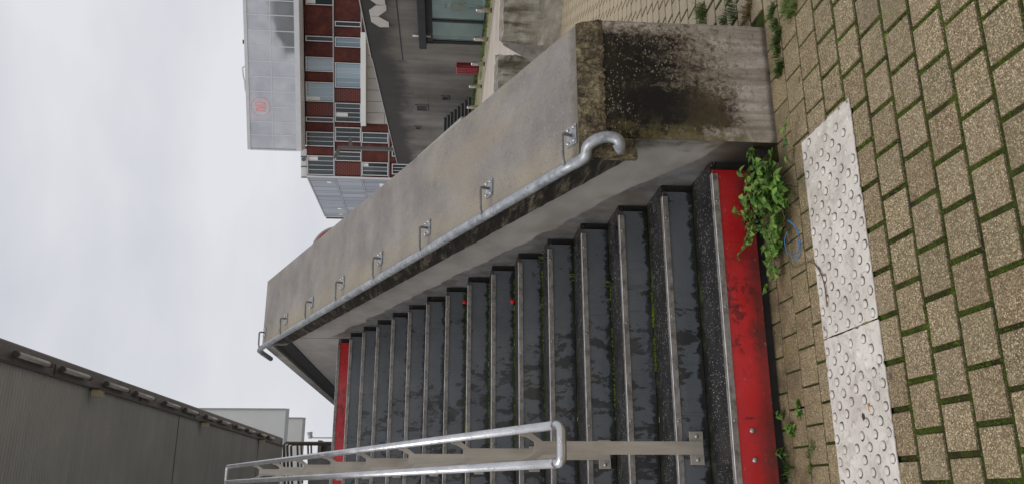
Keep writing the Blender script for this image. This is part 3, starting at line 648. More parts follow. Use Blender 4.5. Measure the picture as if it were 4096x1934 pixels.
for (xa, xb, lab) in ((.588, 1.443, 'white studded tactile plate on the paving, nearer the concrete parapet'), (-.42, .582, 'white studded tactile plate on the paving, with a cigarette butt on it')):
    t, cx, cy = tactile(xa, xb, TY0, TY1, lab)
    for r in range(9):
        yv = TY0+.024+SY*r; x = xa+.022+(SX/2 if r % 2 else 0)
        while x < xb-.014:
            jx, jy = random.gauss(0,.0015), random.gauss(0,.0015)
            if random.random() > .02:
                so_ = link('stud', sm, t, (x-cx+jx, yv-cy+jy, .0074))
                if random.random() < .9: link('grime_ring', random.choice(GRM), so_, (0,0,0), (0,0,random.gauss(0,.5)))
            x += SX

# ================================================================== RIGHT-HAND CONCRETE BLOCKS, BOLLARDS, BIN
def precast(label, c0, ax, ay, w, d, h, taper, name='concrete_block'):
    random.seed(int(c0[0]*100)); nx, ny, nz_ = 10, 8, 10
    t = thing(name, label, 'concrete block', (c0[0], c0[1], 0), 'concrete blocks on the plaza')
    bm = bmesh.new(); bmesh.ops.create_cube(bm, size=1); bmesh.ops.subdivide_edges(bm, edges=bm.edges[:], cuts=9, use_grid_fill=True)
    for v in bm.verts:
        x, y, z = v.co.x, v.co.y, v.co.z+.5
        s_ = 1 + taper*(1-z)
        onedge = (abs(abs(x)-.5) < .01) + (abs(abs(y)-.5) < .01) + (z > .99)
        a, b_ = (random.gauss(0,.012), random.gauss(0,.012)) if onedge >= 2 else (random.gauss(0,.004), random.gauss(0,.004))
        v.co = Vector((x*w*s_ + a, y*d + b_, z*h + (random.gauss(-.008,.01) if onedge >= 2 and z > .5 else 0)))
    me = bpy.data.meshes.new('block_body'); bm.to_mesh(me); bm.free(); me.materials.append(MAT['precast'])
    o = link('block_body', me, t); t.rotation_euler = (0,0,ax)
    return t
# nearer-right block: left corner base (1055,420 in the picture strip) about ten metres off
ca = on_z(2255,140,0)
t = precast('squat weathered concrete block beside the doors with a chipped sloping end', (ca.x+.95, ca.y+.35), rad(-32), 0, 1.5, .95, .80, .06)
wd = MB(); L0 = Vector((-.75,-.475,0))
wd.prism([(-.79,-.50,0),(-1.16,-.36,0),(-1.10,-.20,.25),(-.95,-.30,.50),(-.80,-.42,.795),(-.74,-.45,.795)], (.10,.72,0)); wo_ = obj('broken_toe', wd, MAT['precast_broken'], t, False, .03, seg=2); wo_['label'] = 'chipped grey toe flaring from the base'
cb = on_z(2230,215,0)
precast('square weathered concrete block just beyond the parapet coping, dark with algae', (cb.x+.02, cb.y+1.15), rad(-30), 0, .98, .9, .80, .02)
bol = MB(); bol.tube([(0,0,-.05),(0,0,.56),(0,0,.585),(0,0,.592)], [.085,.085,.08,.05], 20); bol = bol.mesh('post_tube', MAT['bollard'], True)
bolt_ = MB(); bolt_.tube([(0,0,0),(0,0,.012)], [.13,.125], 18); bolt_ = bolt_.mesh('base_ring', MAT['steel_dark'])
blabs = ['short steel bollard in front of the right-hand glass door', 'short steel bollard in front of the left-hand glass door', 'short steel bollard standing in front of the red litter bin', 'short steel bollard beside the bare dark concrete wall', 'short steel bollard before the foot of the far stairs']
for (px, py), lab in zip(((1966,43),(1954,158),(1938,257),(1926,347),(1914,430)), blabs):
    p = on_z(px, py, 0); t = thing('bollard', lab, 'bollard', (p.x, p.y, -.028), 'steel bollards along the far wall')
    link('post_tube', bol, t); link('base_ring', bolt_, t)

# ---- dark concrete building with the doors (two walls meeting at a bend)
A2 = on_z(1955,0,0); B2 = on_z(1933,184,0); d2 = (B2-A2).normalized(); n2 = Vector((d2.y,-d2.x,0))      # n2 points right, into the building
A1 = on_z(1911,247,0); B1 = on_z(1896,381,0); d1 = (B1-A1).normalized(); n1 = Vector((d1.y,-d1.x,0))
HB = 5.02; DS0, DS1, DH = -1.9, 4.20, 2.50                          # door opening along the first wall
cbld = thing('concrete_building', 'dark stained concrete building with glass doors behind the bollards', 'building', A2)
def CB(o): o.parent = cbld; o.matrix_parent_inverse = Matrix.Translation(-A2); return o
Zv = Vector((0,0,1))
m_ = MB(); m_.fbox(A2, d2, n2, Zv, DS1, 6.1, 0, .4, -.1, HB); m_.fbox(A2, d2, n2, Zv, -14, DS1, 0, .4, DH, HB); m_.fbox(A2, d2, n2, Zv, -14, DS0-.6, 0, .4, -.1, DH)
CB(obj('door_wall', m_, MAT['dark_concrete']))
m_ = MB(); m_.prism([A1-Zv*.1, A1+d1*19.8-Zv*.1, A1+d1*19.8+Zv*5.12, A1+Zv*5.41], n1*.4); CB(obj('long_wall', m_, MAT['dark_concrete']))
k0 = A2+d2*6.1; m_ = MB(); kd = (A1-k0).normalized(); kn = Vector((kd.y,-kd.x,0)); m_.fbox(k0, kd, kn, Zv, 0, (A1-k0).length, 0.01, .3, -.1, 5.0); CB(obj('return_wall', m_, MAT['dark_concrete']))
m_ = MB(); m_.fbox(A2, d2, n2, Zv, -14, 6.10, -.04, .5, HB+.001, HB+.045); CB(obj('roof_edge', m_, MAT['grey_trim']))
m_ = MB(); m_.prism([A1+Zv*5.412-n1*.04, A1+d1*19.8+Zv*5.122-n1*.04, A1+d1*19.8+Zv*5.16-n1*.04, A1+Zv*5.45-n1*.04], n1*.5); CB(obj('roof_edge', m_, MAT['grey_trim']))
m_ = MB(); m_.fbox(A2, d2, n2, Zv, -14, 6.1, -.006, .02, 3.58, 3.63); CB(obj('wall_joint', m_, MAT['doorframe']))
m_ = MB(); m_.fbox(A1, d1, n1, Zv, 0, 19.8, -.006, .02, 2.62, 2.645); CB(obj('wall_joint', m_, MAT['dark_concrete']))
vg = MB(); q = [A2-d2*8-n2*1.9, A2+d2*6.1-n2*1.9, A1+d1*3.5-n1*3.6, A1+d1*5.5-n1*.02, A1-n1*.02, A2+d2*6.1-n2*.02, A2-d2*8-n2*.02]
vg.add([(p.x,p.y,-.024) for p in q], [tuple(range(len(q)))]); structure(obj('verge', vg, MAT['verge']))
kb = MB(); kb.prism([A2-d2*8-n2*1.9-Zv*.03, A2+d2*6.1-n2*1.9-Zv*.03, A2+d2*6.1-n2*1.9+Zv*.02, A2-d2*8-n2*1.9+Zv*.02], -n2*.10); structure(obj('kerb', kb, MAT['precast']))
# windows recessed in the long wall
def onw1(px, py): p = on_plane(px, py, A1, n1); return (p-A1).dot(d1), p.z
for (xa, xb, ya, yb) in ((1661,1712,417,443),(1764,1795,381,400),(1658,1683,504,517)):
    s0, zt = onw1(xa, ya); s1, zb = onw1(xb, yb); s0, s1 = min(s0,s1), max(s0,s1); zb, zt = min(zb,zt), max(zb,zt)
    m_ = MB()
    for (a,b_,c,d_) in ((s0,s1,zt-.10,zt),(s0,s1,zb,zb+.06),(s0,s0+.08,zb,zt),(s1-.08,s1,zb,zt)): m_.fbox(A1, d1, n1, Zv, a,b_, -.05,.05, c,d_)
    wn = CB(obj('window', m_, MAT['dark_concrete'])); m_ = MB(); m_.fbox(A1, d1, n1, Zv, s0+.03, s1-.03, -.012, .02, zb+.02, zt-.02); obj('pane', m_, MAT['doorframe'], wn)
# doors
m_ = MB(); m_.fbox(A2, d2, n2, Zv, DS0-.6, DS1+.02, -.28, .12, DH-.02, DH+.30); CB(obj('door_canopy', m_, MAT['doorframe'], None, False, .02))
fr = MB()
for (a,b_,c,d_) in ((DS0-.6, DS1, DH-.28, DH-.022), (DS1-.20, DS1, -.05, DH-.28), (2.02, 2.20, -.05, DH-.28), (-.12, .06, -.05, DH-.28), (DS0-.6, DS0-.4, -.05, DH-.28), (DS0-.4, 2.02, .0, .10), (2.20, DS1-.20, .0, .10)):
    fr.fbox(A2, d2, n2, Zv, a, b_, .04, .16, c, d_)
df = CB(obj('door_frame', fr, MAT['doorframe'])); df['label'] = 'black metal frame around the glass doors'
for (a,b_) in ((-2.28,-.12),(.06,2.02),(2.20,DS1-.2)):
    m_ = MB(); m_.fbox(A2, d2, n2, Zv, a, b_, .09, .10, .10, DH-.28); CB(obj('door_pane', m_, MAT['doorglass']))
rm = MB()
rm.fbox(A2, d2, n2, Zv, -3, 5.5, 3.4, 3.5, 0, 2.9); rm.fbox(A2, d2, n2, Zv, 5.4, 5.5, .45, 3.4, 0, 2.9); rm.fbox(A2, d2, n2, Zv, -3, -2.9, .45, 3.4, 0, 2.9); rm.fbox(A2, d2, n2, Zv, -3, 5.5, .42, 3.5, -.02, .0); 
CB(obj('entrance_hall', rm, MAT['room']))
def onw2(px, py): p = on_plane(px, py, A2, n2); return (p-A2).dot(d2), p.z
for poly in (((1481,64),(1513,64),(1555,87),(1556,107),(1520,107),(1485,86)), ((1505,20),(1545,20),(1546,40),(1515,62),(1481,62),(1476,41)), ((1493,-14),(1538,-14),(1542,18),(1507,16),(1470,-10))):
    q = []
    for (px, py) in poly: s_, z_ = onw2(px, py); q.append(A2 + d2*s_ + Zv*z_ - n2*.002)
    m_ = MB(); m_.prism(q, -n2*.03); CB(obj('letter_panel', m_, MAT['logo_white']))
s_, z_ = onw2(1690, 136); m_ = MB(); m_.tube([A2+d2*s_+Zv*(z_-.35)-n2*.1, A2+d2*s_+Zv*(z_+.1)-n2*.1, A2+d2*s_+Zv*(z_+.42)-n2*.1], .045, 10); CB(obj('wall_lamp', m_, MAT['tube'], None, True))
# ---- person inside the hall, behind the right-hand door
def person(loc, rz_):
    t = thing('person', 'person in a brown jacket and blue jeans standing behind the glass door', 'person', loc, rot=(0,0,rz_))
    V = [(0,0,.92),(0,0,1.12),(0,0,1.36),(0,.01,1.47),(0,-.01,1.56),(0,-.01,1.66),(.17,0,1.36),(.22,.02,1.10),(.20,-.10,.90),(.19,-.15,.83),(-.17,0,1.36),(-.22,.02,1.10),(-.20,-.06,.88),(-.19,-.10,.81),
         (.09,0,.88),(.10,-.02,.48),(.10,.02,.08),(.10,-.12,.03),(-.09,0,.88),(-.11,.04,.48),(-.11,.12,.08),(-.11,-.02,.03)]
    E_ = [(0,1),(1,2),(2,3),(3,4),(4,5),(2,6),(6,7),(7,8),(8,9),(2,10),(10,11),(11,12),(12,13),(0,14),(14,15),(15,16),(16,17),(0,18),(18,19),(19,20),(20,21)]
    Rr = [.15,.155,.16,.06,.085,.08,.075,.06,.045,.04,.075,.06,.045,.04,.10,.075,.05,.045,.10,.075,.05,.045]
    me = bpy.data.meshes.new('body'); me.from_pydata(V, E_, []); o = link('body', me, t)
    sk = o.modifiers.new('skin','SKIN'); ss = o.modifiers.new('sub','SUBSURF'); ss.levels = ss.render_levels = 2
    lay = me.skin_vertices[0].data
    for i, r in enumerate(Rr): lay[i].radius = (r, r*.8); lay[i].use_root = (i == 0)
    n = NT('clothing'); Z_ = n.xyz(n.objc())[2]
    c = n.ramp(Z_, [(0,(.05,.07,.12)),(.5,(.05,.07,.12))]); c = n.mix(n.step(Z_,.84,.86), (.05,.08,.15), (.13,.06,.03)); c = n.mix(n.step(Z_,1.48,1.5), c, (.45,.28,.2)); c = n.mix(n.step(Z_,.08,.06), c, (.02,.02,.02))
    me.materials.append(n.out(c,.8))
    h = MB(); vs=[]; 
    for i in range(7):
        for j in range(12):
            a=2*math.pi*j/12; p=math.pi*.55*i/6; vs.append((.093*math.sin(p)*math.cos(a), .105*math.sin(p)*math.sin(a)+.012, 1.645+.115*math.cos(p)))
    h.add(vs,[(i*12+j,i*12+(j+1)%12,(i+1)*12+(j+1)%12,(i+1)*12+j) for i in range(6) for j in range(12)]); obj('hair', h, simple('dark_hair',(.025,.018,.014),.7), t, True)
s_, z_ = onw2(1770, 25)
pp_ = on_plane(1835, 26, A2+n2*.8, n2); person((pp_.x, pp_.y, 0), rad(100))
# ---- red litter bin against the wall
pb = on_z(1913, 262, 0); tb = thing('litter_bin', 'red slatted litter bin against the dark concrete wall', 'litter bin', (pb.x-.1, pb.y-.2, -.02)); tb.scale = (1.25,1.25,1.32)
m_ = MB(); m_.box(-.24,.24,-.24,.24,.06,.74); obj('liner', m_, MAT['steel_dark'], tb)
sm_ = MB(); sm_.box(-.043,.043,-.018,.018,.04,.80); sm_ = sm_.mesh('slat', MAT['red_bin'])
for k in range(16):
    side_ = k//4; o_ = -.195+.13*(k%4); a = side_*math.pi/2; link('slat', sm_, tb, (math.cos(a)*o_+math.sin(a)*.268, math.sin(a)*o_-math.cos(a)*.268, 0), (0,0,a))
m_ = MB(); m_.box(-.29,.29,-.29,.29,.80,.86); obj('rim', m_, MAT['red_bin'], tb, False, .02)
m_ = MB(); m_.box(-.22,.22,-.22,.22,0,.06); obj('base', m_, MAT['steel_dark'], tb)

# ---- far staircase climbing along the long wall
fs_ = thing('distant_staircase', 'far flight of dark steps climbing along the concrete wall, pale coping on its near side', 'staircase', A1 + d1*4.7)
def FS(o): o.parent = fs_; o.matrix_parent_inverse = Matrix.Translation(-(A1+d1*4.7)); return o
for k in list(range(9)) + [24, 25, 26, 27]:
    s0, z = (4.72+.533*k, .121+.1995*k) if k < 9 else (17.3+.5*(k-24), 3.25+.2*(k-24))
    m_ = MB(); m_.fbox(A1, d1, n1, Zv, s0, s0+.56, -3.0, -.02, z-.30, z-.006); st_ = FS(obj('step', m_, MAT['steel_dark']))
    m_ = MB(); m_.fbox(A1, d1, n1, Zv, s0-.03, s0+.05, -3.0, -.10, z-.045, z+.004); obj('step_edge', m_, MAT['grey_trim'], st_)
m_ = MB(); q0 = on_plane(1845,490,A1-n1*3.05,n1); q1 = on_plane(1668,645,A1-n1*3.05,n1); dd = (q1-q0)
m_.prism([q0, q1, q1-Zv*.17, q0-Zv*.17], n1*.30); FS(obj('coping', m_, MAT['beige_panel']))
m_ = MB(); m_.prism([q0-Zv*.172, q1-Zv*.172, Vector((q1.x,q1.y,-.1)), Vector((q0.x,q0.y,-.1))], n1*.22); FS(obj('side_wall', m_, MAT['dark_concrete']))

# ================================================================== RUST-RED OFFICE BUILDING
K = CO + ray(1230,705)*95.0
az = rad(-60); fd = Vector((math.sin(az), math.cos(az), 0)); fr_ = -fd                      # fr_ : along the facade, away from the corner to the right
fn = Vector((fd.y, -fd.x, 0));
if fn.dot(K-CO) < 0: fn = -fn                                       # fn points away from the viewer
az2 = rad(1.7); sd2 = Vector((math.sin(az2), math.cos(az2), 0)); sn2 = Vector((sd2.y,-sd2.x,0))   # side wall direction; sn2 points right
off = thing('office_building', 'office block with rust red cladding, white framed windows and overhanging glass upper storeys', 'building', (K.x, K.y, 0))
def OB(o): o.parent = off; o.matrix_parent_inverse = Matrix.Translation((-K.x, -K.y, 0)); return o
K0 = Vector((K.x, K.y, 0))
def onf(px, py, dep=0.0):
    p = on_plane(px, py, K0+fn*dep, fn); return (p-K0).dot(fr_), p.z
zt = onf(1228,700)[1]
m_ = MB(); sR = onf(1300,0)[0]+14
m_.prism([K0+fn*.02, K0+fr_*sR+fn*.02, K0+fr_*sR+fn*14, K0+sd2*17-fr_*0+sn2*.02], Zv*zt); OB(obj('wall', m_, MAT['rust']))
# cladding panels between the windows are proud of the wall; storey joints
def rect(px0, px1, py0, py1, dep=0.0):
    (s1, z1), (s0, z0) = onf(px0, py0, dep), onf(px1, py1, dep)
    return min(s0,s1), max(s0,s1), min(z0,z1), max(z0,z1)
for px in (1337.5, 1446, 1555):
    s0, z0 = onf(px, 640); m_ = MB(); m_.fbox(K0, fr_, fn, Zv, 0, sR, -.10, .02, z0-.07, z0+.07); OB(obj('storey_joint', m_, MAT['grey_trim']))
wins = [(1223,1335,-34,24,2),(1223,1335,143,169,1),(1223,1335,227,289,3),(1223,1336,327,409,4),(1224,1336,467,490,1),(1225,1338,526,587,3),(1229,1338,621,701,4),
        (1340,1444,85,110,1),(1340,1444,148,192,2),(1340,1444,250,354,5),(1340,1444,411,491,4),(1341,1444,508,569,3),(1341,1445,605,646,2),
        (1448,1553,529,574,2),(1448,1553,648,704,3),(1568,1640,584,628,2),(1568,1680,655,700,3)]
random.seed(3)
for (xa, xb, ya, yb, nc) in wins:
    s0, s1, z0, z1 = rect(xa, xb, ya, yb); fw = .09; m_ = MB(); gm = MAT['glass_reflect_tint'] if (ya < 405 and nc > 1 and ya > 100) else MAT['glass']
    for (a,b_,c,d_) in ((s0,s1,z1-fw,z1),(s0,s1,z0,z0+fw),(s0,s0+fw,z0+fw,z1-fw),(s1-fw,s1,z0+fw,z1-fw)): m_.fbox(K0, fr_, fn, Zv, a,b_, -.16,.015, c,d_)
    wd_ = (s1-s0-2*fw)/nc
    for i in range(1, nc): m_.fbox(K0, fr_, fn, Zv, s0+fw+wd_*i-.028, s0+fw+wd_*i+.028, -.08,.015, z0+fw, z1-fw)
    wn = OB(obj('window', m_, MAT['white_frame']))
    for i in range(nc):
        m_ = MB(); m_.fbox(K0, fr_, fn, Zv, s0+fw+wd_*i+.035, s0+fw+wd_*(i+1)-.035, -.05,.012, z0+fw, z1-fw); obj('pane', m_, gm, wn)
    if random.random() < .3:
        i = random.randrange(nc); hb = random.uniform(.2,.5); m_ = MB(); m_.fbox(K0, fr_, fn, Zv, s0+fw+wd_*i+.06, s0+fw+wd_*(i+1)-.06, -.056,-.052, z1-fw-(z1-z0)*hb, z1-fw-.01); obj('blind', m_, MAT['white_panel'], wn)
for (xa, xb, ya, yb) in ((1225,1335,410,465),(1341,1444,355,408),(1341,1444,649,702)):
    s0, s1, z0, z1 = rect(xa, xb, ya, yb); m_ = MB(); m_.box(0, s1-s0, -.06, .0, 0, z1-z0); o = obj('perforated_panel', m_, MAT['perf'])
    o.matrix_world = Matrix.Translation(K0+fr_*s0+Zv*z0) @ Matrix((fr_, fn, Zv)).transposed().to_4x4(); OB(o)
# plain cladding panels
for (xa, xb, ya, yb) in ((1226,1335,25,142),(1226,1335,170,226),(1226,1335,290,326),(1226,1335,491,525),(1229,1336,588,620),(1340,1444,-40,84),(1340,1444,111,147),(1340,1444,193,249),(1341,1444,492,507),(1341,1444,570,604),(1448,1553,503,528),(1448,1553,575,647),(1448,1553,20,128),(1558,1680,503,583),(1558,1680,629,654)):
    s0, s1, z0, z1 = rect(xa, xb, ya, yb); m_ = MB(); m_.fbox(K0, fr_, fn, Zv, s0+.02, s1-.02, -.05, .01, z0+.03, z1-.03); OB(obj('cladding_panel', m_, MAT['rust']))
# white fascia and beige recessed wall lower right
s0, s1, z0, z1 = rect(1446,1466,130,502); m_ = MB(); m_.fbox(K0, fr_, fn, Zv, s0, s1, -1.0, .02, z0, z1); OB(obj('white_fascia', m_, MAT['white_panel']))
s0, s1, z0, z1 = rect(1467,1680,130,502); npn = 8
for i in range(npn):
    for j in range(3):
        m_ = MB(); m_.fbox(K0, fr_, fn, Zv, s0+(s1-s0)*i/npn+.02, s0+(s1-s0)*(i+1)/npn-.02, -.055, .01, z0+(z1-z0)*j/3+.02, z0+(z1-z0)*(j+1)/3-.02); OB(obj('stone_panel', m_, MAT['beige_panel']))
# overhanging glass box, 2.6 m in front of the cladding
GD = -2.6
gs0, gz1 = onf(1000,595,GD); _, gz0 = onf(1206,595,GD); gs1 = onf(1100,-60,GD)[0]
m_ = MB(); m_.fbox(K0, fr_, fn, Zv, gs0+.1, gs1, GD+.06, 9, gz0+.25, gz1-.1); OB(obj('glass_storey_core', m_, MAT['grey_trim']))
ys = [596,541,488,429,368,309,248,187,125,62,3,-58]; ss_ = [onf(1090,y,GD)[0] for y in ys]; zm = onf(1086,300,GD)[1]
for i in range(len(ss_)-1):
    for (za, zb) in ((gz0+.55, zm-.04),(zm+.04, gz1-.10)):
        m_ = MB(); m_.fbox(K0, fr_, fn, Zv, ss_[i]+.05, ss_[i+1]-.05, GD, GD+.05, za, zb); OB(obj('glass_pane', m_, MAT['curtain']))
m_ = MB()
for s_ in ss_: m_.fbox(K0, fr_, fn, Zv, s_-.05, s_+.05, GD-.06, GD+.05, gz0+.55, gz1-.1)
m_.fbox(K0, fr_, fn, Zv, ss_[0]+.05, gs1-.05, GD-.03, GD+.05, zm-.04, zm+.04); OB(obj('mullions', m_, MAT['white_frame']))
m_ = MB(); m_.fbox(K0, fr_, fn, Zv, gs0-.1, gs1, GD-.10, 0.0, gz0, gz0+.55); OB(obj('floor_edge', m_, MAT['white_frame']))
m_ = MB(); m_.fbox(K0, fr_, fn, Zv, gs0-.1, gs1, GD-.10, 9.05, gz1-.1, gz1+.25); OB(obj('roof_edge', m_, MAT['white_frame']))
m_ = MB(); m_.fbox(K0, fr_, fn, Zv, gs0-.14, gs0+.1, GD-.06, 9.0, gz0+.55, gz1-.1); OB(obj('glass_storey_side', m_, MAT['white_frame']))
# red neon sign behind / on the glass: circle with two linked letters
sc_, zc_ = onf(1042, 428, GD); rr_ = 1.02
def neon(pts, r=.017): 
    m_ = MB(); m_.tube([K0+fr_*(sc_+a)+Zv*(zc_+b_)+fn*(GD-.10) for a, b_ in pts], r, 6); o = OB(obj('neon_tube', m_, MAT['neon'], None, True)); return o
neon([(rr_*math.cos(2*math.pi*i/48), rr_*math.sin(2*math.pi*i/48)) for i in range(49)])
def ushape(cx, w0, top, bot, up):                                   # up: rounded end at the bottom
    P = []; r = w0
    for i in range(13):
        a = math.pi*i/12; P.append((cx-r*math.cos(a), (bot+r-r*math.sin(a)) if up else (top-r+r*math.sin(a))))
    return [(cx-r, top if up else bot)] + P + [(cx+r, top if up else bot)]
neon(ushape(.30,.21,.52,-.52,True)+[(.09,.52)]); neon(ushape(.30,.10,.52,-.40,True)); neon(ushape(-.27,.21,.50,-.54,False)); neon(ushape(-.27,.10,.38,-.54,False))
# roof pieces
ss1, zz1 = onf(1000, 560, GD)
for (pxa, py, dep, nm) in ((968,165,GD+1.5,'roof_sensor'),):
    s_, z_ = onf(972, 168, dep); m_ = MB(); m_.fbox(K0, fr_, fn, Zv, s_-.22, s_+.22, dep-.2, dep+.2, gz1+.65, z_); m_.fbox(K0, fr_, fn, Zv, s_-.05, s_+.05, dep-.05, dep+.05, gz1+.2, gz1+.66); OB(obj(nm, m_, MAT['steel_dark']))
sa, za_ = onf(976, 260, GD+1); sb, zb_ = onf(976, 385, GD+1)
m_ = MB(); Pn = lambda s_, z_: K0+fr_*s_+Zv*z_+fn*(GD+1)
m_.tube([Pn(sb,gz1+.15), Pn(sb+.1,gz1+.42), Pn(sb+.7,gz1+.55), Pn((sa+sb)/2,gz1+.62), Pn(sa-1.2,gz1+.72), Pn(sa-.3,gz1+.78), Pn(sa,gz1+.15)], .10, 10); OB(obj('roof_pipe', m_, MAT['white_panel'], None, True))
# roof parapet over the brick corner
s0, s1, z0, z1 = rect(1199,1229,598,716); m_ = MB(); m_.fbox(K0, fr_, fn, Zv, s0, s1, .6, 3.2, z0-.3, z1); OB(obj('roof_screen', m_, MAT['white_panel']))
m_ = MB()
for py in (630, 670, 713):
    s_ = onf(1215, py)[0]; m_.fbox(K0, fr_, fn, Zv, s_-.05, s_+.05, .52, .62, z0-.2, z1)
OB(obj('roof_screen_posts', m_, MAT['seam']))
s_, z_ = onf(1214, 638, .55); m_ = MB(); m_.tube([K0+fr_*s_+Zv*z_+fn*.57, K0+fr_*s_+Zv*z_+fn*.50], .22, 16); OB(obj('roof_vent', m_, MAT['seam'], None, False))
# side wall: blue-grey cladding
zl = [zt, onf(1339,703)[1], onf(1446,704)[1], onf(1555,705)[1], onf(1665,706)[1]]
random.seed(9); SL = 15.5
m_ = MB(); m_.fbox(K0, sd2, sn2, Zv, .1, SL, -.02, .3, zl[4], zl[0]); OB(obj('side_wall', m_, MAT['seam']))
for r_ in range(4):
    x = .25
    while x < SL-.1:
        wv = random.choice((.55,.75,.75,1.1,1.4)); e = min(x+wv, SL)
        m_ = MB(); m_.fbox(K0, sd2, sn2, Zv, x+.035, e-.035, -.06-random.random()*.02, -.021, zl[r_+1]+.10, zl[r_]-.10); po_ = OB(obj('cladding_panel', m_, MAT['bluegrey']))
        if random.random() < .12:
            a = random.uniform(.2,.6); m_ = MB(); m_.fbox(K0, sd2, sn2, Zv, x+.08, e-.08, -.090,-.0815, zl[r_+1]+.2+a, zl[r_+1]+.2+a+.5); OB(obj('side_window', m_, MAT['white_panel']))
        x = e
    m_ = MB(); m_.fbox(K0, sd2, sn2, Zv, 0, SL+.1, -.12, -.021, zl[r_]-.09, zl[r_]+.05); OB(obj('storey_joint', m_, MAT['grey_trim']))
m_ = MB(); m_.fbox(K0, fr_, fn, Zv, -.12, .10, -.14, .3, 0, zt); OB(obj('corner_trim', m_, MAT['white_frame']))
m_ = MB(); m_.fbox(K0, sd2, sn2, Zv, SL, SL+.18, -.14, .3, 0, zt+.05); OB(obj('corner_trim', m_, MAT['white_frame']))

# ---- unseen building added behind the viewer, outline shaped for its reflection in the panes
def mirrored(px, py, dist=300.0):
    r = ray(px, py); p = CO + r*(dist/r.dot(fn)); q = K0 + fn*GD
    return p - fn*(2*(p-q).dot(fn))
prof_ = [(1083,-95),(1084,15),(1096,60),(1088,70),(1097,122),(1085,134),(1093,152),(1108,170),(1112,187),(1120,196),(1124,228),(1160,222),(1196,206)]
pts_ = [mirrored(*q) for q in prof_]; pts_ += [Vector((pts_[-1].x, pts_[-1].y, -.03)), Vector((pts_[0].x, pts_[0].y, -.03))]
gh = thing('reflection_building', 'unseen dark teal glass building behind the viewer, added and shaped for its reflection in the office windows', 'building', (pts_[0].x, pts_[0].y, 0))
m_ = MB(); m_.prism(pts_, -fn*14); o = obj('reflection_body', m_, MAT['teal_glass'], gh); o.matrix_parent_inverse = Matrix.Translation((-pts_[0].x,-pts_[0].y,0))
# ---- street lamp behind the long wall
LD = 60.0
p0 = on_y(1590, 596, LD); p1 = on_y(1353, 591, LD)
lp = thing('street_lamp', 'grey square street lamp post with two flat arms before the office block', 'street lamp', (p1.x, LD, 0))
hw = .12
m_ = MB(); m_.box(-hw, hw, -hw, hw, 0, p1.z); obj('post', m_, MAT['lamp_post'], lp)
m_ = MB(); a = on_y(1341, 633, LD); m_.prism([(hw-.02,-.1,p1.z),(hw-.02,-.1,p1.z-.28),(a.x-p1.x,-.1,a.z-.10),(a.x-p1.x,-.1,a.z+.14)], (0,.2,0)); obj('arm', m_, MAT['lamp_post'], lp)
m_ = MB(); a = on_y(1404, 550, LD); m_.prism([(hw,-.1,a.z-.14),(hw,-.1,a.z+.12),(a.x-p1.x,-.1,a.z+.20),(a.x-p1.x,-.1,a.z-.06)], (0,.2,0)); obj('arm', m_, MAT['lamp_post'], lp)
# ---- round sign peeking over the coping
ps = on_y(1353, 1006, 26); sg = thing('round_sign', 'round red sign with grey rim peeking over the parapet coping', 'sign', (ps.x, 26, 0))
m_ = MB(); m_.tube([(0,0,ps.z),(0,.06,ps.z)], .87, 48); obj('rim', m_, MAT['signrim'], sg)
m_ = MB(); m_.tube([(0,-.012,ps.z),(0,-.001,ps.z)], .80, 48); obj('face', m_, MAT['redsign'], sg)
m_ = MB(); m_.tube([(0,.10,-.03),(0,.10,ps.z)], .05, 10); obj('pole', m_, MAT['galv_dull'], sg)

# ================================================================== STATION ROOF ON THE LEFT
HZ = 8.0; EX = 2.20
rf = thing('station_roof', 'dark station roof overhead with corrugated underside and grey gutter edge', 'roof', (-6, 22, 0))
def RF(o): o.parent = rf; o.matrix_parent_inverse = Matrix.Translation((6, -22, 0)); return o
RY0, RY1 = 9.5, 35.8
vs = []; fs = []; y = RY0; i = 0; pitch = .095
while y < RY1:
    for (dy, dz_) in ((0,0),(.02,.016),(.045,.016),(.065,0)):
        vs += [(EX-.30, y+dy, HZ+.02+dz_), (-16, y+dy, HZ+.02+dz_)]
    y += pitch
for k in range(len(vs)//2-1): fs.append((2*k,2*k+1,2*k+3,2*k+2))
m_ = MB(); m_.add(vs, fs); RF(obj('corrugated_soffit', m_, MAT['soffit']))
m_ = MB(); m_.box(-16, EX-.05, RY0, RY1, HZ+.12, HZ+.9); RF(obj('roof_slab', m_, MAT['gutter']))
m_ = MB(); m_.box(EX-.29, EX-.02, RY0, RY1, HZ+.03, HZ+.115); RF(obj('edge_channel', m_, MAT['gutter']))
m_ = MB(); m_.tube([(EX-.03,RY0,HZ+.09),(EX-.03,RY1,HZ+.09)], .055, 14); RF(obj('gutter_pipe', m_, MAT['gutter'], None, True))
m_ = MB(); m_.box(EX-.325, EX-.295, RY0, RY1, HZ-.03, HZ+.03); RF(obj('trim', m_, MAT['steel_dark']))
for y in (13.0+2.98*.5+i*4.2 for i in range(6)):
    m_ = MB(); m_.box(EX-.285,EX-.10,y-.012,y+.012,HZ+.015,HZ+.029); RF(obj('channel_joint', m_, MAT['steel_dark']))
for yj in (21.5, 31):
    m_ = MB(); m_.box(-16,EX-.33,yj-.006,yj+.006,HZ+.008,HZ+.019); RF(obj('soffit_joint', m_, MAT['steel_dark']))
tubes = [12.96, 14.58]
y = 16.52; 
while y < 34.5: tubes += [y, y+1.62]; y += 3.56
tm = MB(); tm.tube([(0,.06,0),(0,1.12,0)], .045, 12); tm = tm.mesh('opal_tube', MAT['tube'], True)
cm = MB(); cm.tube([(0,0,0),(0,.06,0)], .05, 12); cm = cm.mesh('end_cap', MAT['steel_dark'])
bm_ = MB(); bm_.box(-.02,.02,-.02,.02,.03,.10); bm_ = bm_.mesh('clip', MAT['steel_dark'])
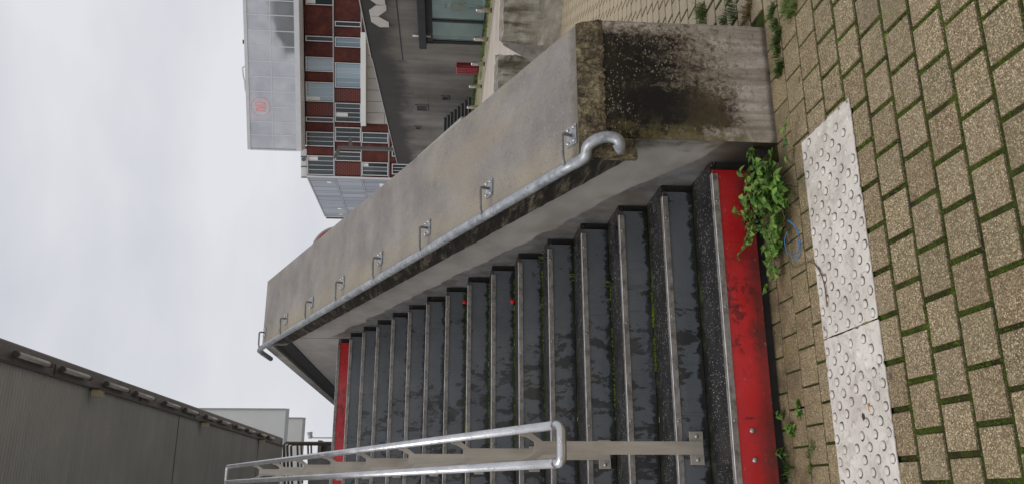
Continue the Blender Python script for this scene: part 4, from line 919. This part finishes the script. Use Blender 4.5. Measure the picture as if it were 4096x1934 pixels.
names_ = ['nearest','second nearest','third nearest','fourth nearest','fifth nearest','sixth nearest','seventh nearest','eighth nearest','ninth nearest','tenth nearest','eleventh nearest','twelfth nearest','thirteenth nearest']
for k, y in enumerate(tubes[:12]):
    lt = thing('tube_lamp', 'unlit tube lamp under the roof edge, %s in the row' % names_[k], 'lamp', (EX-.165, y, HZ-.05), 'tube lamps under the station roof edge')
    link('opal_tube', tm, lt); link('end_cap', cm, lt); link('end_cap', cm, lt, (0,1.12,0)); link('clip', bm_, lt, (0,.12,0)); link('clip', bm_, lt, (0,1.02,0))
sp = MB(); sp.box(-.12,.0,-.12,.12,-.14,.0); sp = sp.mesh('case', MAT['speaker']); sp2 = MB(); sp2.box(.002,.04,-.14,.14,-.15,.01); sp2 = sp2.mesh('case_back', MAT['steel_dark']); sp3 = MB(); sp3.tube([(.03,0,.0),(.03,0,.10)], .03, 8); sp3 = sp3.mesh('hanger', MAT['steel_dark'])
for k, (y, l) in enumerate(zip((16.0, 23.4, 31.0), ('nearest beige loudspeaker hanging under the station roof', 'middle one of three small loudspeakers hanging under the station roof', 'farthest small loudspeaker hanging under the station roof'))):
    t = thing('loudspeaker', l, 'loudspeaker', (EX-.36, y, HZ-.06), 'loudspeakers under the roof'); link('case', sp, t); link('case_back', sp2, t); link('hanger', sp3, t)
# columns that carry the roof, out of the picture to the left
for y in (14, 24, 34):
    m_ = MB(); m_.tube([(-9,y,-.03),(-9,y,HZ+.12)], .25, 16); RF(obj('roof_column', m_, MAT['gutter'], None, True))

# ---- white clad boxes beyond the roof
def clad_box(label, px0, px1, py0, py1, Yd, depth, topz):
    a = on_y(px1, py0, Yd); b_ = on_y(px1, py1, Yd); zb = (a.z+b_.z)/2
    t = thing('clad_volume', label, 'building', (a.x, Yd, 0))
    m_ = MB(); m_.box(-12, 0, 0, depth, zb-a.z*0, topz); o = obj('cladding', m_, MAT['white_panel'], t)
    m_ = MB(); m_.box(-12.0, .06, -.06, .0-.003, zb-.10, zb+.06); m_.box(-.02,.07,-.06,-.003,zb+.065,topz); obj('edge_trim', m_, MAT['grey_trim'], t)
    m_ = MB(); m_.box(-12,-5,.05,depth-.05,-.03,zb-.0005); obj('support_wall', m_, MAT['dark_concrete'], t)
clad_box('large white clad volume rising behind the station roof', 844, 1145, 1637, 1757, 42, .35, 15)
clad_box('smaller white clad volume with a lower underside, beyond the large one', 1145, 1213, 1672, 1757, 50.5, .35, 11.6)
# ---- balustrade and column of the bridge beyond the landing
def at(px, py, Y): return on_y(px, py, Y)
bal = thing('bridge_balustrade', 'brown steel balustrade of stepped frames beyond the top of the stairs', 'balustrade', (1.5, 34, ZT))
def BL(o): o.parent = bal; o.matrix_parent_inverse = Matrix.Translation((-1.5,-34,-ZT)); return o
for k, (px, py, Y, wd_) in enumerate(((1136,1768,33,190),(1150,1772,34,180),(1165,1775,35,170),(1190,1770,36,165),(1205,1772,37,160),(1232,1768,38.5,160),(1245,1770,40,160))):
    a = at(px, py, Y); b_ = at(px+4, py+wd_, Y); m_ = MB()
    m_.tube([(a.x,Y,2.6),(a.x,Y,a.z-.08),(a.x-.08,Y,a.z),(b_.x,Y,b_.z)], .045, 8)
    BL(obj('frame', m_, MAT['brownsteel'], None, True))
for z_, r_ in ((7.2,.03),(6.85,.03),(6.5,.03),(6.15,.03),(5.8,.03)):
    a = at(1180,1768,33.4); m_ = MB(); m_.tube([(a.x-.05,33.2,z_),(a.x+.35,40,z_+.25)], r_, 6); BL(obj('rail', m_, MAT['brownsteel'], None, True))
m_ = MB(); m_.box(-6, at(1140,1810,36.5).x, 36.5, 36.7, 2.6, 7.0); BL(obj('backing_wall', m_, MAT['gutter']))
a = at(1290,1768,45); cl = thing('far_column', 'thick grey column beyond the bridge balustrade', 'column', (a.x-.4, 45, 0))
m_ = MB(); m_.tube([(0,0,0),(0,0,a.z)], .30, 16); obj('shaft', m_, MAT['steel_dark'], cl, True); m_ = MB(); m_.box(-.5,.5,-.4,.4,a.z,a.z+.18); obj('cap', m_, MAT['brownsteel'], cl)
a = at(1240,1738,41); fl_ = thing('floodlight', 'small grey floodlight on a bent arm above the balustrade', 'floodlight', (a.x, 41, 2.6))
m_ = MB(); m_.tube([(0,0,-.16),(0,0,.14)], [.09,.14], 12); obj('head', m_, MAT['tube'], fl_, True, loc=(0,0,a.z-2.6), rot=(0,rad(80),0))
m_ = MB(); m_.tube([(-.12,.05,0),(-.12,.05,a.z-2.75),(.05,.05,a.z-2.62)], .025, 8); obj('arm', m_, MAT['galv_dull'], fl_, True)

# ================================================================== PLANTS AND LITTER
def nettle_leaf(L=.036, W=.026, teeth=7, fold=.35, curl=.3):
    m = MB(); mid = []; lf = []; rt = []
    N = teeth*2
    for i in range(N+1):
        t = i/N; w_ = W/2*(math.sin(math.pi*min(1, t**.62))**.85)*(1.0 if i % 2 else .80)
        if i in (0, N): w_ = 0.0003
        y = L*t; z = -curl*L*t*t
        sh = .06*L if i % 2 else 0
        mid.append((0, y, z)); lf.append((-w_, y+sh, z+fold*w_)); rt.append((w_, y+sh, z+fold*w_))
    n_ = N+1
    m.add(lf+mid+rt, [(i,i+1,n_+i+1,n_+i) for i in range(N)] + [(n_+i,n_+i+1,2*n_+i+1,2*n_+i) for i in range(N)])
    return m
LV = [nettle_leaf(.038,.030).mesh('leaf', MAT['leaf']), nettle_leaf(.030,.025,6,.5,.5).mesh('leaf', MAT['leaf']), nettle_leaf(.046,.034,8,.25,.6).mesh('leaf', MAT['leaf'])]
LD_ = [nettle_leaf(.034,.032,6,.2,.4).mesh('leaf', MAT['leaf_dark']), nettle_leaf(.026,.024,5,.3,.3).mesh('leaf', MAT['leaf_dark'])]
LBIG = [nettle_leaf(.040,.038).mesh('leaf', MAT['leaf']), nettle_leaf(.032,.031,6,.3,.4).mesh('leaf', MAT['leaf']), nettle_leaf(.045,.041,8,.2,.4).mesh('leaf', MAT['leaf'])]
random.seed(21)
def weed(label, c, stems, rx, ry, hmax, leaves, group=None, name='nettle_plant', per=6, meshes=None, cat='weed', z0=0):
    t = thing(name, label, cat, c, group); meshes = meshes or LV
    for s_ in range(stems):
        bx, by = random.gauss(0, rx*.33), random.gauss(0, ry*.33); h = hmax*random.uniform(.35, 1)
        ex, ey = bx*1.7+random.gauss(0, rx*.35), by*1.5+random.gauss(0, ry*.45)
        P = [Vector((bx,by,-.01)), Vector((bx*.8+ex*.2, by*.8+ey*.2, h*.5)), Vector((ex*.7+bx*.3, ey*.7+by*.3, h*.9)), Vector((ex, ey, h))]
        sp_ = smooth_path(P, 4); m = MB(); m.tube(sp_, [.0022-.0011*i/len(sp_) for i in range(len(sp_))], 5); obj('stem', m, MAT['stem'], t, True)
        for k in range(per):
            i = int(len(sp_)*(.35+.65*k/per)); i = min(i, len(sp_)-1); a = s_*1.3+k*math.pi/2+random.gauss(0,.3)
            for q in ((0, math.pi) if k < per-1 else (0, 2.1, 4.2)):
                sc_f = random.uniform(.65, 1.2)*(1-.3*k/per)
                o = link('leaf', random.choice(meshes), t, sp_[i]+Vector((0,0,random.gauss(0,.003))), (random.gauss(.12,.3), random.gauss(0,.3), a+q)); o.scale = (sc_f,)*3
    return t
nl = on_z(3110, 840, 0)
weed('bushy green nettle growing from the foot of the red riser at the parapet corner', (1.27, 3.40, 0), 54, .17, .21, .18, 0, per=5, meshes=LBIG+LBIG+LBIG+LD_)
weed('leafy nettle sprawling against the foot of the parapet', (1.44, 3.50, 0), 8, .06, .10, .12, 0, per=4, meshes=LD_+LBIG[:1])
weed('trailing nettle shoot crossing the lower edge of the red riser', (1.02, 3.50, 0), 8, .10, .09, .09, 0, per=4, meshes=LBIG)
for (px, py, lab, n_, r_, h_) in ((3130,1655,'tiny bright green seedling at the foot of the red riser',2,.03,.06),(3178,1735,'round leafed weed in the joint between two paving stones',4,.04,.03),(3140,1820,'pale weed seedling at the foot of the red riser near the edge of the picture',2,.03,.05),(3200,1640,'small weed sprig in the moss beside the tactile plate',3,.03,.02)):
    p = on_z(px, py, 0); weed(lab, (p.x, p.y, 0), n_, r_, r_, h_, 0, 'small weeds in the paving', 'small_weed', 3, [LV[1]])
def grass(label, pts, n_, h, mat, name='grass_tuft', spread=.03, group='grass tufts in the paving'):
    c = Vector((sum(p[0] for p in pts)/len(pts), sum(p[1] for p in pts)/len(pts), sum(p[2] for p in pts)/len(pts)))
    m = MB()
    for _ in range(n_):
        p = Vector(random.choice(pts))-c + Vector((random.gauss(0,spread), random.gauss(0,spread), 0)); a = random.random()*6.283; d_ = Vector((math.cos(a), math.sin(a), 0)); s_ = Vector((-d_.y, d_.x, 0)); l = h*random.uniform(.4,1.1); w_ = random.uniform(.0012,.0028)*(1 if h < .12 else 4)
        q1 = p + d_*l*.25 + Vector((0,0,l*.55)); q2 = p + d_*l*random.uniform(.5,.9) + Vector((0,0,l*random.uniform(.5,.95)))
        m.add([p-s_*w_, p+s_*w_, q1+s_*w_*.8, q1-s_*w_*.8, q2], [(0,1,2,3),(3,2,4)])
    t = obj(name, m, mat); t.location = c; return tag(t, label, 'grass', group)
random.seed(31)
def gp(l): return [tuple(on_z(x, y, -.006)) for x, y in l]
grass('thick green grass tuft at the foot of the stained end face', gp([(3110,100),(3125,130),(3118,170),(3122,210),(3132,260),(3128,290)]), 520, .055, MAT['grass'], spread=.012)
grass('thick grass and moss tuft by the top corner of the paving', gp([(3160,10),(3150,40),(3170,60),(3185,30)]), 320, .05, MAT['grass'], spread=.016)
grass('short grass tuft by the lower outer corner of the end face', gp([(3092,60),(3100,30)]), 140, .04, MAT['grass'], spread=.012)
grass('grass sprig by the end face on the parapet side', gp([(3082,300),(3080,330)]), 80, .03, MAT['grass'], spread=.010)
grass('dry brown grass tuft between paving stones beside the end face', gp([(3000,40),(2990,80),(3010,10)]), 170, .06, MAT['drygrass'], spread=.022)
grass('green grass tuft in the paving joint to the right of the end face', gp([(2812,50),(2820,64)]), 220, .07, MAT['grass'], spread=.03)
grass('second green grass tuft in the paving joint right of the end face', gp([(2930,20),(2940,60),(2900,85)]), 220, .06, MAT['grass'], spread=.025)
grass('grass blades on the third tread of the stairs', [(1.18,YS+TR*2+.29,ZS+RI*2-.002)], 18, .07, MAT['grass'], spread=.012, group='grass on the steps')
grass('grass blades sprouting on the fourth tread of the stairs', [(1.30,YS+TR*3+.28,ZS+RI*3-.002)], 16, .06, MAT['grass'], spread=.012, group='grass on the steps')
grass('grass blades at the wall end of the fifth tread', [(1.50,YS+TR*4+.27,ZS+RI*4-.002)], 14, .05, MAT['grass'], spread=.012, group='grass on the steps')
grass('grass tuft at the very foot of the red riser near the picture edge', gp([(3160,1860),(3155,1900)]), 90, .05, MAT['grass'], spread=.02)
grass('low grass in the joint next to the tactile plate', gp([(3260,1780),(3245,1815),(3250,1870)]), 110, .03, MAT['grass'], spread=.012)
far_g = []
for k in range(60):
    t_ = random.random(); far_g.append(tuple(A1 + d1*(t_*8-1) - n1*random.uniform(.05,.9) + Vector((0,0,-.03))))
grass('strip of grass along the foot of the far concrete wall', far_g, 1500, .30, MAT['grass'], 'grass_strip', .12, None)
far_g = [tuple(A2 + d2*random.uniform(-2,6.5) - n2*random.uniform(.05,.7) + Vector((0,0,-.03))) for k in range(60)]
grass('thin grass along the foot of the glass doors', far_g, 900, .22, MAT['grass'], 'grass_strip', .10, None)
# moss in the joints: small lumps, nobody could count them
random.seed(41)
m = MB()
def lump(p, r):
    a = random.random()*6.28; vs = [(p[0]+r*math.cos(a+k*2.1)*random.uniform(.7,1.2), p[1]+r*math.sin(a+k*2.1)*random.uniform(.7,1.2), p[2]) for k in range(3)] + [(p[0]+random.gauss(0,r*.2),p[1]+random.gauss(0,r*.2),p[2]+r*random.uniform(.6,1.3))]
    m.add(vs, [(0,1,3),(1,2,3),(2,0,3)])
for (dd, Xc, Yc, i) in [q for k_, q in enumerate(spots) if k_ < 420 or (q[1] > 2.15 and q[2] < 7.5)]:
    if Yc > 3.05 and Xc < 2.2 and random.random() < .5: continue
    dens = random.choice((50, 40, 22, 6)) if Xc < 2.15 or Yc < 3 else 26
    for _ in range(dens):
        if random.random() < .5: p = (Xc+random.uniform(-.08,.08), Yc+PS/2+random.gauss(0,.0045), -.008)
        else: p = (Xc+PS/2+random.gauss(0,.0045), Yc+random.uniform(-.08,.08), -.008)
        lump(p, random.uniform(.003,.0075))
stuff(obj('moss', m, MAT['moss'])); bpy.data.objects['moss']['label'] = 'green moss filling the joints of the paving'
m = MB()
for k, (xa, xb, dn_) in {1:(.62,1.05,420), 2:(.3,1.2,60), 4:(.2,1.45,160), 5:(.2,1.45,200), 6:(.2,1.5,220), 7:(.4,1.5,160)}.items():
    for _ in range(dn_):
        x = random.uniform(xa, xb)
        if k == 1 and .80 < x < .86: continue
        lump((x, YS+TR*(k+1)-.012-abs(random.gauss(0,.010)), ZS+RI*k-.001), random.uniform(.004,.010))
stuff(obj('step_moss', m, MAT['moss'])); bpy.data.objects['step_moss']['label'] = 'bright moss along the back of the lower treads'
# blue string
sp_ = [on_z(3160,880,.05), on_z(3178,905,.03), on_z(3188,925,.035), on_z(3200,960,.015), on_z(3198,985,.02), on_z(3186,1012,.012), on_z(3160,1018,.04), on_z(3146,1000,.05), on_z(3138,960,.06), on_z(3150,925,.05)]
m = MB(); m.tube(smooth_path(sp_, 6), .0016, 6); m.tube(smooth_path([on_z(3192,960,.02), on_z(3200,1010,.012), on_z(3180,1040,.02), on_z(3170,1030,.03)],6), .0022, 6); m.tube(smooth_path([on_z(3150,880,.06), on_z(3180,905,.035), on_z(3196,940,.02), on_z(3202,985,.014)],6), .0022, 6)
tag(obj('plastic_string', m, MAT['string'], None, True), 'bright blue plastic string tangled in the nettle', 'string')
random.seed(77)
for k in range(4):
    a = Vector((1.27+random.gauss(0,.13), 3.40+random.gauss(0,.10), .012)); b = a + Vector((random.gauss(0,.09), random.gauss(0,.07), random.uniform(.0,.05)))
    m = MB(); m.tube(smooth_path([a, (a+b)/2+Vector((random.gauss(0,.015),random.gauss(0,.015),.012)), b], 4), .0018, 5); tag(obj('dry_stalk', m, MAT['twig'], None, True), 'thin dry brown stalk lying in the nettle clump', 'stalk', 'dry stalks under the nettle')
# twig lying over the plate
tw = [on_z(3138,968,.03), on_z(3160,1040,.02), on_z(3178,1068,.012), on_z(3220,1050,.012), on_z(3255,1052,.013), on_z(3285,1095,.014), on_z(3300,1150,.014), on_z(3308,1225,.014)]
m = MB(); m.tube(smooth_path(tw,6), .0028, 6); m.tube([on_z(3285,1095,.014), on_z(3297,1100,.016)], .0018, 5); tag(obj('twig', m, MAT['twig'], None, True), 'thin dry twig lying across the edge of the tactile plate', 'twig')
# cigarette butt and leaf on the plate
p = on_z(3476,1627,.012); m = MB(); m.tube([(-.014,0,0),(.014,0,0)], .004, 10); o = obj('cigarette_butt', m, MAT['butt'], None, True); o.location = p; o.rotation_euler = (0,0,rad(10)); tag(o, 'orange cigarette butt on the tactile plate', 'cigarette butt')
def scrap(name, label, cat, p, L, W, mat, rot, z=.001, th=.0012, group=None):
    m = MB(); pr_ = [(-L/2,0),(-L*.2,W*.42),(L*.15,W*.5),(L/2,W*.1),(L*.2,-W*.45),(-L*.25,-W*.4)]
    m.prism([(x,y,0) for x,y in pr_], (0,0,th)); o = obj(name, m, mat); o.location = (p[0],p[1],p[2]+z); o.rotation_euler = rot; return tag(o, label, cat, group)
p = on_z(3455,1665,.009); scrap('dead_leaf', 'dark rotten leaf on the tactile plate beside the cigarette butt', 'leaf', p, .035, .018, MAT['darkleaf'], (.05,.1,.4))
for (px, py, lab) in ((3115,1100,'orange dead leaf below the nettle'),(3095,1330,'brown dead leaf in the gutter below the red riser'),(3110,955,'orange dead leaf under the nettle stems')):
    p = on_z(px, py, .004); scrap('dead_leaf', lab, 'leaf', p, .03, .016, MAT['deadleaf'], (.15,.1,random.random()*3), group='dead leaves')
cm_ = MB(); cm_.tube([(0,0,0),(0,0,.012),(0,0,.014)], [.016,.016,.013], 14); cm_ = cm_.mesh('red_bottle_cap', MAT['capred'], True)
for k, lab in ((5,'red bottle cap on the sixth tread of the stairs'),(7,'red bottle cap on the eighth tread of the stairs')):
    px = (2068,1205) if k == 5 else (1872,1207)
    y = YS+TR*(k+1)-.03; p = on_y(px[0], px[1], y); o = link('red_bottle_cap', cm_, None, (p.x, y, ZS+RI*k+.014), (rad(75),0,.3)); tag(o, lab, 'bottle cap', 'red bottle caps on the stairs')
for k, x, lab in ((8,1.36,'white scrap of litter on the ninth tread'),(6,.90,'pale litter scrap on the seventh tread'),(5,.98,'pale litter scrap on the sixth tread'),(3,.42,'pale litter scrap on the fourth tread near the double handrail'),(1,.36,'dry leaf scrap on the second tread near the post')):
    scrap('litter_scrap', lab, 'litter', (x, YS+TR*(k+1)-.05, ZS+RI*k), .03, .014, MAT['litter'], (.3,.1,random.random()*3), .004, group='litter scraps on the stairs')
